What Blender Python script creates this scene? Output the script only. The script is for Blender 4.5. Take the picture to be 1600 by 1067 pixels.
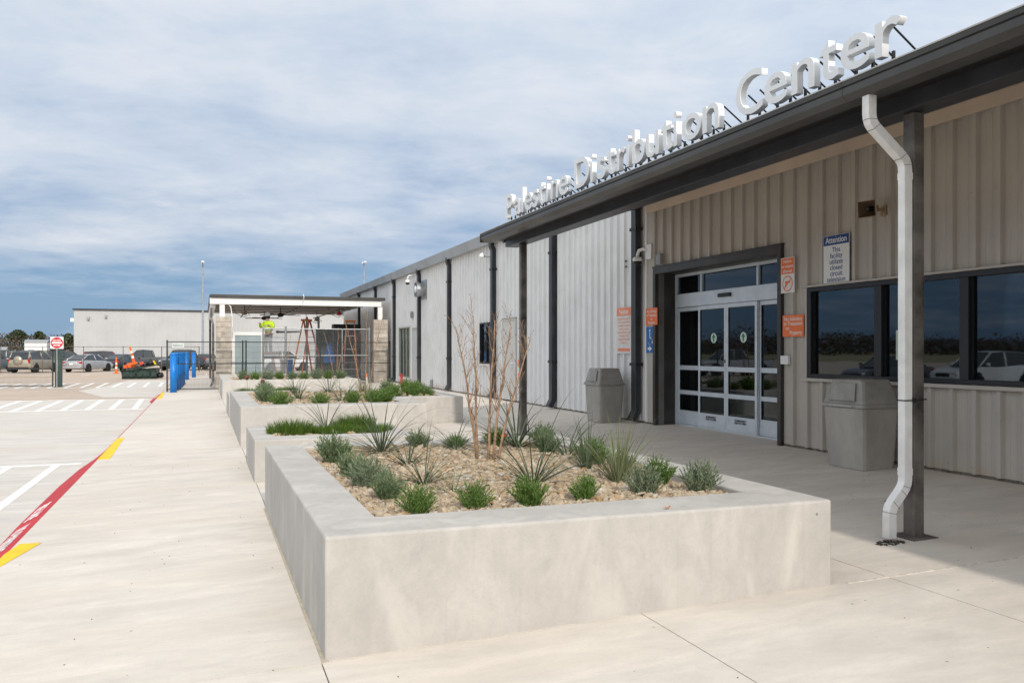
import bpy, bmesh, math, random
from mathutils import Vector, Matrix, noise
import numpy as np
random.seed(7)
PI = math.pi
R = math.radians
scene = bpy.context.scene
for o in list(bpy.data.objects): bpy.data.objects.remove(o)
COL = scene.collection

# ------------------------------------------------------------------ camera
EYE = 1.61
cam_d = bpy.data.cameras.new('camera'); cam = bpy.data.objects.new('camera', cam_d); COL.objects.link(cam)
cam.location = (0, 0, EYE); cam.rotation_euler = (R(90), 0, -R(19.96))
cam_d.lens = 1330/1600*36; cam_d.sensor_width = 36; cam_d.shift_y = 14.5/1600
cam_d.clip_start = 0.05; cam_d.clip_end = 3000
scene.camera = cam
# ------------------------------------------------------------------ world
SUN_EL, SUN_AZ = R(32.5), R(181.5)       # azimuth clockwise from +Y: the sun stands behind the camera
w = bpy.data.worlds.new('World'); scene.world = w; w.use_nodes = True
nt = w.node_tree; nt.nodes.clear()
def N(nt, t, **kw):
    n = nt.nodes.new(t)
    for k, v in kw.items(): setattr(n, k, v)
    return n
def vmath(nt, op, a, b=None):
    n = N(nt, 'ShaderNodeMath', operation=op)
    for i, v in enumerate((a, b)):
        if v is None: continue
        if isinstance(v, (int, float)): n.inputs[i].default_value = v
        else: nt.links.new(v, n.inputs[i])
    return n.outputs[0]
def ramp(nt, fac, stops):
    n = N(nt, 'ShaderNodeValToRGB')
    e = n.color_ramp.elements
    while len(e) < len(stops): e.new(0.5)
    for i, (p, c) in enumerate(stops):
        e[i].position = p; e[i].color = (c if len(c) == 4 else (*c, 1)) if isinstance(c, tuple) else (c, c, c, 1)
    nt.links.new(fac, n.inputs[0]); return n.outputs[0]
def mixc(nt, fac, a, b, mode='MIX'):
    n = N(nt, 'ShaderNodeMix', data_type='RGBA', blend_type=mode)
    for s, v in ((n.inputs[0], fac), (n.inputs[6], a), (n.inputs[7], b)):
        if isinstance(v, (int, float)): s.default_value = v
        elif isinstance(v, tuple): s.default_value = (*v, 1) if len(v) == 3 else v
        else: nt.links.new(v, s)
    return n.outputs[2]
sky = N(nt, 'ShaderNodeTexSky', sky_type='NISHITA', sun_disc=False, sun_elevation=SUN_EL, sun_rotation=SUN_AZ,
        air_density=1.0, dust_density=0.6, ozone_density=2.0)
tc = N(nt, 'ShaderNodeTexCoord'); sep = N(nt, 'ShaderNodeSeparateXYZ'); nt.links.new(tc.outputs['Generated'], sep.inputs[0])
zz = vmath(nt, 'ADD', vmath(nt, 'MAXIMUM', sep.outputs[2], 0.0), 0.13)
cx = vmath(nt, 'DIVIDE', sep.outputs[0], zz); cy = vmath(nt, 'DIVIDE', sep.outputs[1], zz)
comb = N(nt, 'ShaderNodeCombineXYZ'); nt.links.new(cx, comb.inputs[0]); nt.links.new(cy, comb.inputs[1])
def cloud(scale, rot, sx, sy, detail, rough, loc=(0, 0, 0), dist=0.0):
    m = N(nt, 'ShaderNodeMapping'); m.inputs['Rotation'].default_value = (0, 0, rot); m.inputs['Scale'].default_value = (sx, sy, 1)
    m.inputs['Location'].default_value = loc
    nt.links.new(comb.outputs[0], m.inputs[0])
    n = N(nt, 'ShaderNodeTexNoise'); n.inputs['Scale'].default_value = scale; n.inputs['Detail'].default_value = detail
    n.inputs['Roughness'].default_value = rough; n.inputs['Distortion'].default_value = dist
    nt.links.new(m.outputs[0], n.inputs['Vector']); return n.outputs[0]
c1 = cloud(0.75, R(20), 0.9, 1.1, 8, 0.57, (3.1, 1.7, 0), 0.15)       # big sheets
c2 = cloud(2.1, R(30), 0.95, 1.1, 8, 0.62, (0.4, 7.2, 0), 0.2)           # streaks
c3 = cloud(0.45, R(10), 1, 1.2, 4, 0.5, (5.0, 2.0, 0))                  # broad light and dark
elev = sep.outputs[2]
sheet = vmath(nt, 'ADD', vmath(nt, 'MULTIPLY', c1, 0.72), vmath(nt, 'MULTIPLY', c2, 0.28))
low = ramp(nt, elev, [(0.0, 0.0), (0.045, 0.0), (0.13, 0.46), (0.24, 1.0)])     # a gap under the cloud deck near the horizon
cov = vmath(nt, 'ADD', sheet, vmath(nt, 'MULTIPLY', vmath(nt, 'SUBTRACT', low, 0.52), 0.44))
mask = ramp(nt, cov, [(0.28, 0.0), (0.44, 0.62), (0.60, 1.0)])
shade = vmath(nt, 'ADD', vmath(nt, 'MULTIPLY', c3, 0.55), vmath(nt, 'MULTIPLY', c2, 0.45))
ccol = ramp(nt, shade, [(0.36, (3.7, 4.6, 6.1)), (0.45, (4.8, 5.6, 6.8)), (0.54, (5.8, 6.35, 7.2)), (0.65, (6.8, 7.1, 7.6))])
clear = mixc(nt, 0.90, sky.outputs[0], (1.15, 2.1, 3.45))              # slate blue distance seen below the deck
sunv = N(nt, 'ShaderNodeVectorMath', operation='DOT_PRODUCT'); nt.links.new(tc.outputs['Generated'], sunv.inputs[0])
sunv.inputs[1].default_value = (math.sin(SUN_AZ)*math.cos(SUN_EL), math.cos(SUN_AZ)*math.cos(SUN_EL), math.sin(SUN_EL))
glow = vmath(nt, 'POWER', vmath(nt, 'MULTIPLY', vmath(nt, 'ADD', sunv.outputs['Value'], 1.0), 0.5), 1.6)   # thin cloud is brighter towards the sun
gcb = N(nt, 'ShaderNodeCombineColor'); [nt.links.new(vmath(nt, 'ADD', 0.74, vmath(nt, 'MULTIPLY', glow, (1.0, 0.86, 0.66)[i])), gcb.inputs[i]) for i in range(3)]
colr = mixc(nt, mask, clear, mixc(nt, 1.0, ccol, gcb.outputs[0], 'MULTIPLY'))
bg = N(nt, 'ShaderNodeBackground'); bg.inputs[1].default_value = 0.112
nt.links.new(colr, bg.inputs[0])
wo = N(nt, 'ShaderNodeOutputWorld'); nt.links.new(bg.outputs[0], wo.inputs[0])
# ------------------------------------------------------------------ sun
sd = bpy.data.lights.new('sun', 'SUN'); sd.energy = 2.0; sd.angle = R(1.2); sd.color = (1.0, 0.93, 0.83)
so = bpy.data.objects.new('sun', sd); COL.objects.link(so)
dirv = Vector((math.sin(SUN_AZ)*math.cos(SUN_EL), math.cos(SUN_AZ)*math.cos(SUN_EL), math.sin(SUN_EL)))
so.rotation_euler = dirv.to_track_quat('Z', 'Y').to_euler()
so.location = (0, -20, 30)
vs = scene.view_settings; vs.view_transform = 'Standard'; vs.look = 'None'; vs.exposure = 0.43; vs.gamma = 1.0
vs.use_curve_mapping = False

# ------------------------------------------------------------------ materials
MATS = {}
def pm(name, col, rough=0.6, var=0.12, scale=3.0, bump=0.0, bscale=40.0, metal=0.0, spec=0.4, col2=None, detail=6, stretch=None, rnd=0.0, streak=0.0, world=True, coat=0.0, rust=0.0):
    """procedural Principled material: base colour broken by noise, fine relief, optional per-object tone"""
    if name in MATS: return MATS[name]
    m = bpy.data.materials.new(name); m.use_nodes = True; MATS[name] = m
    t = m.node_tree; b = t.nodes['Principled BSDF']
    b.inputs['Roughness'].default_value = rough; b.inputs['Metallic'].default_value = metal
    b.inputs['Specular IOR Level'].default_value = spec
    if coat: b.inputs['Coat Weight'].default_value = coat; b.inputs['Coat Roughness'].default_value = 0.08
    g = N(t, 'ShaderNodeNewGeometry'); mp = N(t, 'ShaderNodeMapping')
    if stretch: mp.inputs['Scale'].default_value = stretch
    t.links.new(g.outputs['Position'], mp.inputs[0])
    n1 = N(t, 'ShaderNodeTexNoise'); n1.inputs['Scale'].default_value = scale; n1.inputs['Detail'].default_value = detail
    n1.inputs['Roughness'].default_value = 0.6; t.links.new(mp.outputs[0], n1.inputs['Vector'])
    c2 = col2 if col2 else tuple(c*(1-var*2.2) for c in col)
    c0 = col if col2 else tuple(min(c*(1+var), 1) for c in col)
    out = mixc(t, ramp(t, n1.outputs[0], [(0.30, 1.0), (0.68, 0.0)]), c0, c2)
    if streak:
        ms = N(t, 'ShaderNodeMapping'); ms.inputs['Scale'].default_value = (9, 9, 0.5); t.links.new(g.outputs['Position'], ms.inputs[0])
        n3 = N(t, 'ShaderNodeTexNoise'); n3.inputs['Scale'].default_value = 1.0; n3.inputs['Detail'].default_value = 5
        t.links.new(ms.outputs[0], n3.inputs['Vector'])
        out = mixc(t, ramp(t, n3.outputs[0], [(0.45, 0.0), (0.75, streak)]), out, tuple(c*0.45 for c in col))
    if rust:                                   # rusty splash marks with ragged tops along the foot of the wall
        sp_ = N(t, 'ShaderNodeSeparateXYZ'); t.links.new(g.outputs['Position'], sp_.inputs[0])
        n4 = N(t, 'ShaderNodeTexNoise'); n4.inputs['Scale'].default_value = 1.1; n4.inputs['Detail'].default_value = 5; t.links.new(g.outputs['Position'], n4.inputs['Vector'])
        hh = vmath(t, 'SUBTRACT', vmath(t, 'MULTIPLY', n4.outputs[0], 1.5), vmath(t, 'MULTIPLY', vmath(t, 'SUBTRACT', sp_.outputs[2], 0.25), 1.8))
        out = mixc(t, ramp(t, hh, [(0.62, 0.0), (0.95, rust)]), out, (0.42, 0.27, 0.15))
    if rnd:
        oi = N(t, 'ShaderNodeObjectInfo')
        k = vmath(t, 'ADD', vmath(t, 'MULTIPLY', oi.outputs['Random'], rnd), 1-rnd/2)
        cb = N(t, 'ShaderNodeCombineColor'); [t.links.new(k, cb.inputs[i]) for i in range(3)]
        out = mixc(t, 1.0, out, cb.outputs[0], 'MULTIPLY')
    t.links.new(out, b.inputs['Base Color'])
    if bump:
        n2 = N(t, 'ShaderNodeTexNoise'); n2.inputs['Scale'].default_value = bscale; n2.inputs['Detail'].default_value = 5
        t.links.new(g.outputs['Position'], n2.inputs['Vector'])
        bp = N(t, 'ShaderNodeBump'); bp.inputs['Strength'].default_value = bump; bp.inputs['Distance'].default_value = 0.01
        t.links.new(n2.outputs[0], bp.inputs['Height']); t.links.new(bp.outputs[0], b.inputs['Normal'])
    return m
def concrete(name, col, stain, mott=1.0, rnd=0.06, drag=(1, 1, 1), pits=True, bloom=0.0):
    """broom-finished / cast concrete: three scales of mottling, brown stains, pin holes"""
    m = bpy.data.materials.new(name); m.use_nodes = True; MATS[name] = m
    t = m.node_tree; b = t.nodes['Principled BSDF']; b.inputs['Roughness'].default_value = 0.78; b.inputs['Specular IOR Level'].default_value = 0.25
    g = N(t, 'ShaderNodeNewGeometry')
    def noi(sc, det, stretch=(1, 1, 1), rough=0.6, off=(0, 0, 0), dist=0.0):
        mp = N(t, 'ShaderNodeMapping'); mp.inputs['Scale'].default_value = stretch; mp.inputs['Location'].default_value = off
        t.links.new(g.outputs['Position'], mp.inputs[0])
        n = N(t, 'ShaderNodeTexNoise'); n.inputs['Scale'].default_value = sc; n.inputs['Detail'].default_value = det; n.inputs['Roughness'].default_value = rough
        n.inputs['Distortion'].default_value = dist
        t.links.new(mp.outputs[0], n.inputs['Vector']); return n.outputs[0]
    big = noi(0.45, 4, drag); mid = noi(2.2, 6, drag, 0.65, (5, 1, 0), 0.5); fine = noi(60, 3)
    lo = tuple(c*(1-0.20*mott) for c in col); hi = tuple(min(1, c*(1+0.07*mott)) for c in col)
    out = mixc(t, ramp(t, mid, [(0.32, 0.0), (0.66, 1.0)]), lo, hi)
    out = mixc(t, ramp(t, big, [(0.46, 0.0), (0.68, 0.55)]), out, stain)
    sp = ramp(t, noi(7.0, 4, drag, 0.55, (9, 3, 2), 1.0), [(0.66, 0.0), (0.78, 0.30)])
    out = mixc(t, sp, out, tuple(c*0.62 for c in col))
    out = mixc(t, ramp(t, fine, [(0.35, 0.10), (0.5, 0.0)]), out, tuple(c*0.55 for c in col))
    out = mixc(t, ramp(t, noi(11.0, 5, drag, 0.65, (2, 8, 5), 0.6), [(0.40, 0.22*mott), (0.60, 0.0)]), out, tuple(c*0.70 for c in col))
    if bloom:                                  # pale lime bloom in soft vertical patches left by the forms, and faint board lines
        out = mixc(t, ramp(t, noi(2.6, 4, (1, 1, 0.4), 0.5, (4, 6, 1), 0.8), [(0.54, 0.0), (0.70, bloom)]), out, tuple(min(1, c*1.22) for c in col))
        out = mixc(t, ramp(t, noi(1.0, 3, (16, 16, 0.35), 0.5, (7, 3, 2)), [(0.58, 0.0), (0.72, bloom*0.6)]), out, tuple(c*0.72 for c in col))
    if pits:
        v = N(t, 'ShaderNodeTexVoronoi'); v.inputs['Scale'].default_value = 3.2; v.inputs['Randomness'].default_value = 1.0
        t.links.new(g.outputs['Position'], v.inputs['Vector'])
        out = mixc(t, ramp(t, v.outputs['Distance'], [(0.018, 0.75), (0.035, 0.0)]), out, (0.10, 0.09, 0.08))
    if rnd:
        oi = N(t, 'ShaderNodeObjectInfo'); k = vmath(t, 'ADD', vmath(t, 'MULTIPLY', oi.outputs['Random'], rnd*2), 1-rnd)
        cb = N(t, 'ShaderNodeCombineColor'); [t.links.new(k, cb.inputs[i]) for i in range(3)]
        out = mixc(t, 1.0, out, cb.outputs[0], 'MULTIPLY')
    t.links.new(out, b.inputs['Base Color'])
    bp = N(t, 'ShaderNodeBump'); bp.inputs['Strength'].default_value = 0.25; bp.inputs['Distance'].default_value = 0.006
    t.links.new(vmath(t, 'ADD', noi(90, 3), vmath(t, 'MULTIPLY', mid, 1.2)), bp.inputs['Height']); t.links.new(bp.outputs[0], b.inputs['Normal'])
    return m
def glass(name, tint, ior=1.5, boost=1.0):
    m = bpy.data.materials.new(name); m.use_nodes = True; MATS[name] = m
    t = m.node_tree; t.nodes.clear()
    tr = N(t, 'ShaderNodeBsdfTransparent'); tr.inputs[0].default_value = (*tint, 1)
    gl = N(t, 'ShaderNodeBsdfGlossy'); gl.inputs['Roughness'].default_value = 0.015; gl.inputs[0].default_value = (0.80, 0.90, 1.0, 1)
    g_ = N(t, 'ShaderNodeNewGeometry'); n_ = N(t, 'ShaderNodeTexNoise'); n_.inputs['Scale'].default_value = 1.6; n_.inputs['Detail'].default_value = 1; t.links.new(g_.outputs['Position'], n_.inputs['Vector'])
    bp = N(t, 'ShaderNodeBump'); bp.inputs['Strength'].default_value = 0.2; bp.inputs['Distance'].default_value = 0.005; t.links.new(n_.outputs[0], bp.inputs['Height']); t.links.new(bp.outputs[0], gl.inputs['Normal'])   # panes are never quite flat
    fr = N(t, 'ShaderNodeFresnel'); fr.inputs[0].default_value = ior
    mx = N(t, 'ShaderNodeMixShader'); t.links.new(vmath(t, 'MULTIPLY', fr.outputs[0], boost), mx.inputs[0])
    t.links.new(tr.outputs[0], mx.inputs[1]); t.links.new(gl.outputs[0], mx.inputs[2])
    o = N(t, 'ShaderNodeOutputMaterial'); t.links.new(mx.outputs[0], o.inputs[0]); return m
M_WALK = concrete('walk_concrete', (0.65, 0.595, 0.53), (0.61, 0.53, 0.445), 0.8, 0.045, (0.55, 1.6, 1))
M_CAST = concrete('cast_concrete', (0.50, 0.472, 0.437), (0.45, 0.43, 0.405), 0.85, 0.03, (1, 1, 0.7), True, 0.55)
M_ROAD = concrete('road_concrete', (0.64, 0.60, 0.545), (0.57, 0.50, 0.43), 0.85, 0.03, (0.5, 1.7, 1))
M_LOT = concrete('lot_concrete', (0.50, 0.40, 0.32), (0.55, 0.47, 0.39), 1.0, 0.0, (0.7, 1.6, 1))
M_JOINT = pm('joint_dirt', (0.20, 0.17, 0.14), 0.95, 0.3, 9)
M_SIDING = pm('siding_paint', (0.765, 0.76, 0.75), 0.40, 0.04, 1.6, 0.04, 14, rnd=0.04, streak=0.05, rust=0.5)
M_SIDING_SHADE = pm('siding_paint_shade', (0.45, 0.415, 0.37), 0.40, 0.04, 1.6, 0.04, 14, rnd=0.04, streak=0.05, rust=0.3)  # same siding, canopy shade and warm bounce put into a darker colour
M_DARK = pm('dark_bronze_trim', (0.030, 0.031, 0.036), 0.38, 0.2, 2.5, 0.03, 20)
M_GUT = pm('gutter_bronze', (0.060, 0.058, 0.055), 0.40, 0.14, 1.5, 0.03, 18)
M_SLATE = pm('slate_gutter', (0.034, 0.041, 0.049), 0.5, 0.15, 1.5)
M_STEEL = pm('primer_steel', (0.125, 0.112, 0.10), 0.5, 0.35, 4, 0.05, 30)
M_SOFFIT = pm('soffit_tan', (0.56, 0.46, 0.37), 0.5, 0.06, 1.2)
M_WHITE = pm('white_paint', (0.80, 0.80, 0.79), 0.4, 0.04, 5)
M_WHITED = pm('white_downspout', (0.78, 0.77, 0.755), 0.42, 0.07, 6, streak=0.18)
M_SIGNW = pm('sign_letter_white', (0.82, 0.82, 0.82), 0.35, 0.02, 3)
M_ALU = pm('clear_aluminium', (0.60, 0.65, 0.70), 0.38, 0.05, 4, metal=0.25)
M_BLACK = pm('black_plastic', (0.014, 0.014, 0.015), 0.45, 0.2, 8)
M_BLKF = pm('black_window_frame', (0.012, 0.013, 0.016), 0.35, 0.15, 3)
M_ORANGE = pm('orange_sign', (0.82, 0.175, 0.04), 0.42, 0.03, 6)
M_BLUES = pm('blue_sign', (0.012, 0.055, 0.20), 0.42, 0.03, 6)
M_BLUEA = pm('access_blue', (0.01, 0.13, 0.42), 0.42, 0.03, 6)
M_SIGNF = pm('sign_white_face', (0.74, 0.74, 0.73), 0.42, 0.03, 4)
M_BINC = concrete('bin_concrete', (0.39, 0.37, 0.335), (0.30, 0.28, 0.25), 1.0, 0.08, (1, 1, 0.5), False)
M_LID = pm('bin_lid_plastic', (0.31, 0.295, 0.27), 0.5, 0.12, 5, 0.04, 60)
M_GREYP = pm('grey_box', (0.30, 0.31, 0.32), 0.5, 0.08, 6)
M_HORN = pm('horn_tan', (0.33, 0.25, 0.17), 0.5, 0.15, 8)
M_RED = pm('fire_lane_red', (0.50, 0.014, 0.020), 0.6, 0.10, 3, 0.06, 60, col2=None)
M_YEL = pm('kerb_yellow', (0.84, 0.55, 0.005), 0.6, 0.07, 5, 0.06, 60)
M_LINE = pm('line_white', (0.80, 0.80, 0.78), 0.7, 0.07, 5, 0.06, 60)
M_LINEF = pm('line_white_faded', (0.70, 0.62, 0.60), 0.7, 0.12, 20)
M_GLASSD = glass('door_glass', (0.30, 0.33, 0.33), 1.52, 1.25)
M_GLASSW = glass('window_glass', (0.22, 0.24, 0.25), 1.55, 1.6)
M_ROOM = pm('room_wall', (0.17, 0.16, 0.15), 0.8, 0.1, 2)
M_SOIL = pm('gravel_bed', (0.30, 0.23, 0.16), 0.95, 0.3, 30, 0.4, 60)

# ------------------------------------------------------------------ mesh helpers
class MB:
    def __init__(s): s.v = []; s.f = []; s.m = []; s.mi = 0
    def add(s, vs, fs):
        k = len(s.v); s.v += [tuple(v) for v in vs]; s.f += [tuple(i+k for i in f) for f in fs]; s.m += [s.mi]*len(fs); return s
    def box(s, x0, x1, y0, y1, z0, z1, slope=0.0):
        """axis box; slope adds slope*x to z (the walkway falls away from the building)"""
        x0, x1 = min(x0, x1), max(x0, x1); y0, y1 = min(y0, y1), max(y0, y1); z0, z1 = min(z0, z1), max(z0, z1)
        vs = [(x, y, z+slope*x) for z in (z0, z1) for y in (y0, y1) for x in (x0, x1)]
        return s.add(vs, [(0, 2, 3, 1), (4, 5, 7, 6), (0, 1, 5, 4), (2, 6, 7, 3), (0, 4, 6, 2), (1, 3, 7, 5)])
    def obox(s, c, ax, ay, az):
        c, ax, ay, az = map(Vector, (c, ax, ay, az))
        vs = [c+ax*i+ay*j+az*k for k in (-1, 1) for j in (-1, 1) for i in (-1, 1)]
        return s.add(vs, [(0, 2, 3, 1), (4, 5, 7, 6), (0, 1, 5, 4), (2, 6, 7, 3), (0, 4, 6, 2), (1, 3, 7, 5)])
    def prism(s, poly, d):
        """poly: list of 3D points (ccw seen from outside end), d: extrusion vector"""
        n = len(poly); d = Vector(d); vs = [Vector(p) for p in poly]+[Vector(p)+d for p in poly]
        fs = [tuple(range(n))[::-1], tuple(range(n, 2*n))]+[(i, (i+1) % n, n+(i+1) % n, n+i) for i in range(n)]
        return s.add(vs, fs)
    def tube(s, pts, r, n=8, cap=True, flat=None):
        pts = [Vector(p) for p in pts]; rs = r if isinstance(r, (list, tuple)) else [r]*len(pts)
        k = len(s.v); up = Vector((0, 0, 1)); prev = None
        for i, p in enumerate(pts):
            t = (pts[min(i+1, len(pts)-1)]-pts[max(i-1, 0)]).normalized()
            if prev is None:
                a = t.cross(up)
                if a.length < 1e-3: a = t.cross(Vector((0, 1, 0)))
            else: a = prev-t*prev.dot(t)
            a.normalize(); prev = a; b = t.cross(a)
            for j in range(n):
                q = 2*PI*j/n; s.v.append(tuple(p+(a*math.cos(q)+b*math.sin(q))*rs[i]))
        for i in range(len(pts)-1):
            for j in range(n):
                s.f.append((k+i*n+j, k+i*n+(j+1) % n, k+(i+1)*n+(j+1) % n, k+(i+1)*n+j)); s.m.append(s.mi)
        if cap:
            s.f.append(tuple(k+j for j in range(n))[::-1]); s.m.append(s.mi)
            s.f.append(tuple(k+(len(pts)-1)*n+j for j in range(n))); s.m.append(s.mi)
        return s
    def rtube(s, pts, a, ha, hb):
        """rectangular tube along pts; a = fixed sideways unit vector, half sizes ha (along a) and hb"""
        pts = [Vector(p) for p in pts]; a = Vector(a).normalized(); k = len(s.v)
        for i, p in enumerate(pts):
            d0 = (pts[i]-pts[i-1]).normalized() if i else (pts[1]-pts[0]).normalized()
            d1 = (pts[i+1]-pts[i]).normalized() if i < len(pts)-1 else d0
            t = (d0+d1).normalized(); b = a.cross(t).normalized(); sc = 1/max(0.5, d0.dot(t))
            for (i1, j1) in ((-1, -1), (1, -1), (1, 1), (-1, 1)): s.v.append(tuple(p+a*ha*i1+b*hb*j1*sc))
        for i in range(len(pts)-1):
            for j in range(4): s.f.append((k+i*4+j, k+i*4+(j+1) % 4, k+(i+1)*4+(j+1) % 4, k+(i+1)*4+j)); s.m.append(s.mi)
        s.f.append((k+3, k+2, k+1, k)); e = k+(len(pts)-1)*4; s.f.append((e, e+1, e+2, e+3)); s.m += [s.mi]*2
        return s
    def lathe(s, prof, n=16, c=(0, 0, 0), axis='z'):
        k = len(s.v)
        for (r, h) in prof:
            for j in range(n):
                q = 2*PI*j/n; p = (r*math.cos(q), r*math.sin(q), h)
                if axis == 'y': p = (p[0], p[2], p[1])
                if axis == 'x': p = (p[2], p[0], p[1])
                s.v.append((p[0]+c[0], p[1]+c[1], p[2]+c[2]))
        for i in range(len(prof)-1):
            for j in range(n): s.f.append((k+i*n+j, k+i*n+(j+1) % n, k+(i+1)*n+(j+1) % n, k+(i+1)*n+j)); s.m.append(s.mi)
        s.f.append(tuple(k+j for j in range(n))[::-1]); e = k+(len(prof)-1)*n; s.f.append(tuple(e+j for j in range(n))); s.m += [s.mi]*2
        return s
    def mesh(s, name, mats):
        me = bpy.data.meshes.new(name); me.from_pydata(s.v, [], s.f)
        for m in (mats if isinstance(mats, (list, tuple)) else [mats]): me.materials.append(m)
        me.polygons.foreach_set('material_index', s.m); me.update()
        bm = bmesh.new(); bm.from_mesh(me); bmesh.ops.recalc_face_normals(bm, faces=bm.faces); bm.to_mesh(me); bm.free()
        return me
    def build(s, name, mats, parent=None, bevel=0.0, smooth=False, seg=2):
        return link(name, s.mesh(name, mats), parent, bevel, smooth, seg)
def link(name, me, parent=None, bevel=0.0, smooth=False, seg=2):
    o = bpy.data.objects.new(name, me); COL.objects.link(o)
    if parent: 
        o.parent = parent
    if smooth: me.polygons.foreach_set('use_smooth', [True]*len(me.polygons))
    if bevel:
        b = o.modifiers.new('bevel', 'BEVEL'); b.width = bevel; b.segments = seg; b.limit_method = 'ANGLE'; b.angle_limit = R(40)
    return o
def tag(o, label, cat, group=None):
    o['label'] = label; o['category'] = cat
    if group: o['group'] = group
    return o
def struct(o): o['kind'] = 'structure'; return o
def stuff(o): o['kind'] = 'stuff'; return o
def thing(name, label, cat, loc=(0, 0, 0), rz=0.0, group=None):
    o = bpy.data.objects.new(name, None); COL.objects.link(o); o.empty_display_size = 0.2
    o.location = loc; o.rotation_euler = (0, 0, rz); return tag(o, label, cat, group)
def copy_tree(o, parent=None):
    c = o.copy(); COL.objects.link(c)
    if parent: c.parent = parent
    for ch in o.children: copy_tree(ch, c)
    return c
SL = 0.0286
def gz(x): return SL*x
def text_mesh(txt, size, depth=0.0, bold=0.0, align='CENTER', spacing=1.0, line=1.0):
    cu = bpy.data.curves.new('text', 'FONT'); cu.body = txt; cu.size = size; cu.extrude = depth; cu.offset = bold
    cu.align_x = align; cu.space_character = spacing; cu.space_line = line; cu.resolution_u = 4
    o = bpy.data.objects.new('text', cu); COL.objects.link(o)
    bpy.context.view_layer.update()
    dg = bpy.context.evaluated_depsgraph_get(); me = bpy.data.meshes.new_from_object(o.evaluated_get(dg))
    bpy.data.objects.remove(o); bpy.data.curves.remove(cu); return me
WALLROT = Matrix(((0, 0, -1), (-1, 0, 0), (0, 1, 0)))      # text x -> -Y, text y -> +Z, facing -X
def xform(me, rot, loc):
    me.transform(Matrix.Translation(Vector(loc)) @ rot.to_4x4()); return me
def text(name, txt, size, mat, parent, rot, loc, depth=0.0008, bold=0.0, align='CENTER', line=1.0, fit=None, spacing=1.0):
    me = text_mesh(txt, size, depth, bold, align, spacing, line)
    if fit:
        xs = [v.co.x for v in me.vertices]; k = min(1.0, fit/max(1e-6, max(xs)-min(xs)))
        me.transform(Matrix.Diagonal((k, 1, 1, 1)))
    me.materials.clear(); me.materials.append(mat); xform(me, rot, loc)
    return link(name, me, parent)

# ================================================================== SETTING
# ground: one sheet to the horizon
M_GRASS = pm('winter_grass', (0.20, 0.19, 0.09), 0.95, 0.3, 0.15, 0.3, 3, col2=(0.30, 0.24, 0.14))
mb = MB(); mb.box(-1500, 1500, -1200, 2000, -1.4, -0.42); struct(mb.build('ground', M_GRASS))
KX = -1.52                                  # kerb line
ZR = -0.17                                  # road level
mb = MB(); mb.box(-90, KX-0.005, -40, 34.4, ZR-0.3, ZR); road = struct(mb.build('road', M_ROAD))
mb = MB(); mb.box(-90, KX-0.005, 34.41, 128, ZR-0.3, ZR-0.004); mb.box(KX, 60, 58, 128, ZR-0.3, ZR-0.008); lot = struct(mb.build('parking_lot', M_LOT))
# pale newer pour across the lot entrance
mb = MB(); mb.prism([(KX-0.02, 35.2, ZR), (KX-0.02, 56, ZR), (-4.2, 56, ZR), (-4.6, 47.0, ZR), (-5.2, 42, ZR), (-3.6, 36.0, ZR)], (0, 0, 0.002)); struct(mb.build('pavement_patch', M_ROAD))
# walkway: dirt-filled bed with separate slabs, joints recessed
mb = MB(); mb.box(KX+0.02, 8.6, -12, 58, -0.5, -0.025, SL); walk = struct(mb.build('walkway', M_JOINT))
def slab(x0, x1, y0, y1, g=0.0032):
    m = MB(); m.box(x0+g, x1-g, y0+g, y1-g, -0.12, 0.0, SL); return m.build('slab', M_WALK, walk)
for (x0, x1, ys) in ((KX+0.0, 0.57, (-12, -6.3, -1.0, 4.425)), (0.57, 2.42, (-12, -6.3, -1.0, 4.425)), (KX+0.0, 0.605, (4.425, 9.6, 14.9, 20.1, 25.4, 30.6, 36.0, 41.5, 47, 52.5, 58)),
                     (0.605, 2.42, (4.425, 9.2, 10.86, 14.0, 19.5, 25.4, 36.0, 47, 58)),
                     (2.42, 4.24, (-12, -6.3, -1.0, 4.425, 9.2, 14.0, 19.5, 25.4, 36.0, 47, 58)),
                     (4.24, 6.1, (-12, -6.3, -1.0, 4.425, 9.6, 14.9, 20.1, 25.4, 30.6, 36.0, 47, 58)),
                     (6.1, 8.6, (-12, -6.3, -1.0, 4.425, 9.6, 14.9, 20.1, 25.4, 30.6, 36.0, 47, 58))):
    for a, b in zip(ys[:-1], ys[1:]): slab(x0, x1, a, b)
# pale sealant bead along the joint in front of the big planter
mb = MB(); mb.rtube([(3.9, 4.425, gz(3.9)+0.0), (5.2, 4.42, gz(5.2)+0.0), (7.9, 4.425, gz(7.9))], (0, 1, 0), 0.010, 0.004)
mb.build('sealant_bead', pm('sealant', (0.62, 0.57, 0.50), 0.8, 0.15, 20), walk)
M_CAULK = pm('caulk', (0.46, 0.40, 0.31), 0.85, 0.10, 15, 0.2, 40)
mb = MB(); mb.prism([(0.572, 4.42, gz(.572)+0.0005), (0.595, 4.42, gz(.595)+0.0005), (0.595, 8.93, gz(.595)+0.0005), (0.574, 8.93, gz(.574)+0.0005)], (0, 0, 0.004)); mb.build('caulk_strip', M_CAULK, walk)
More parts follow.
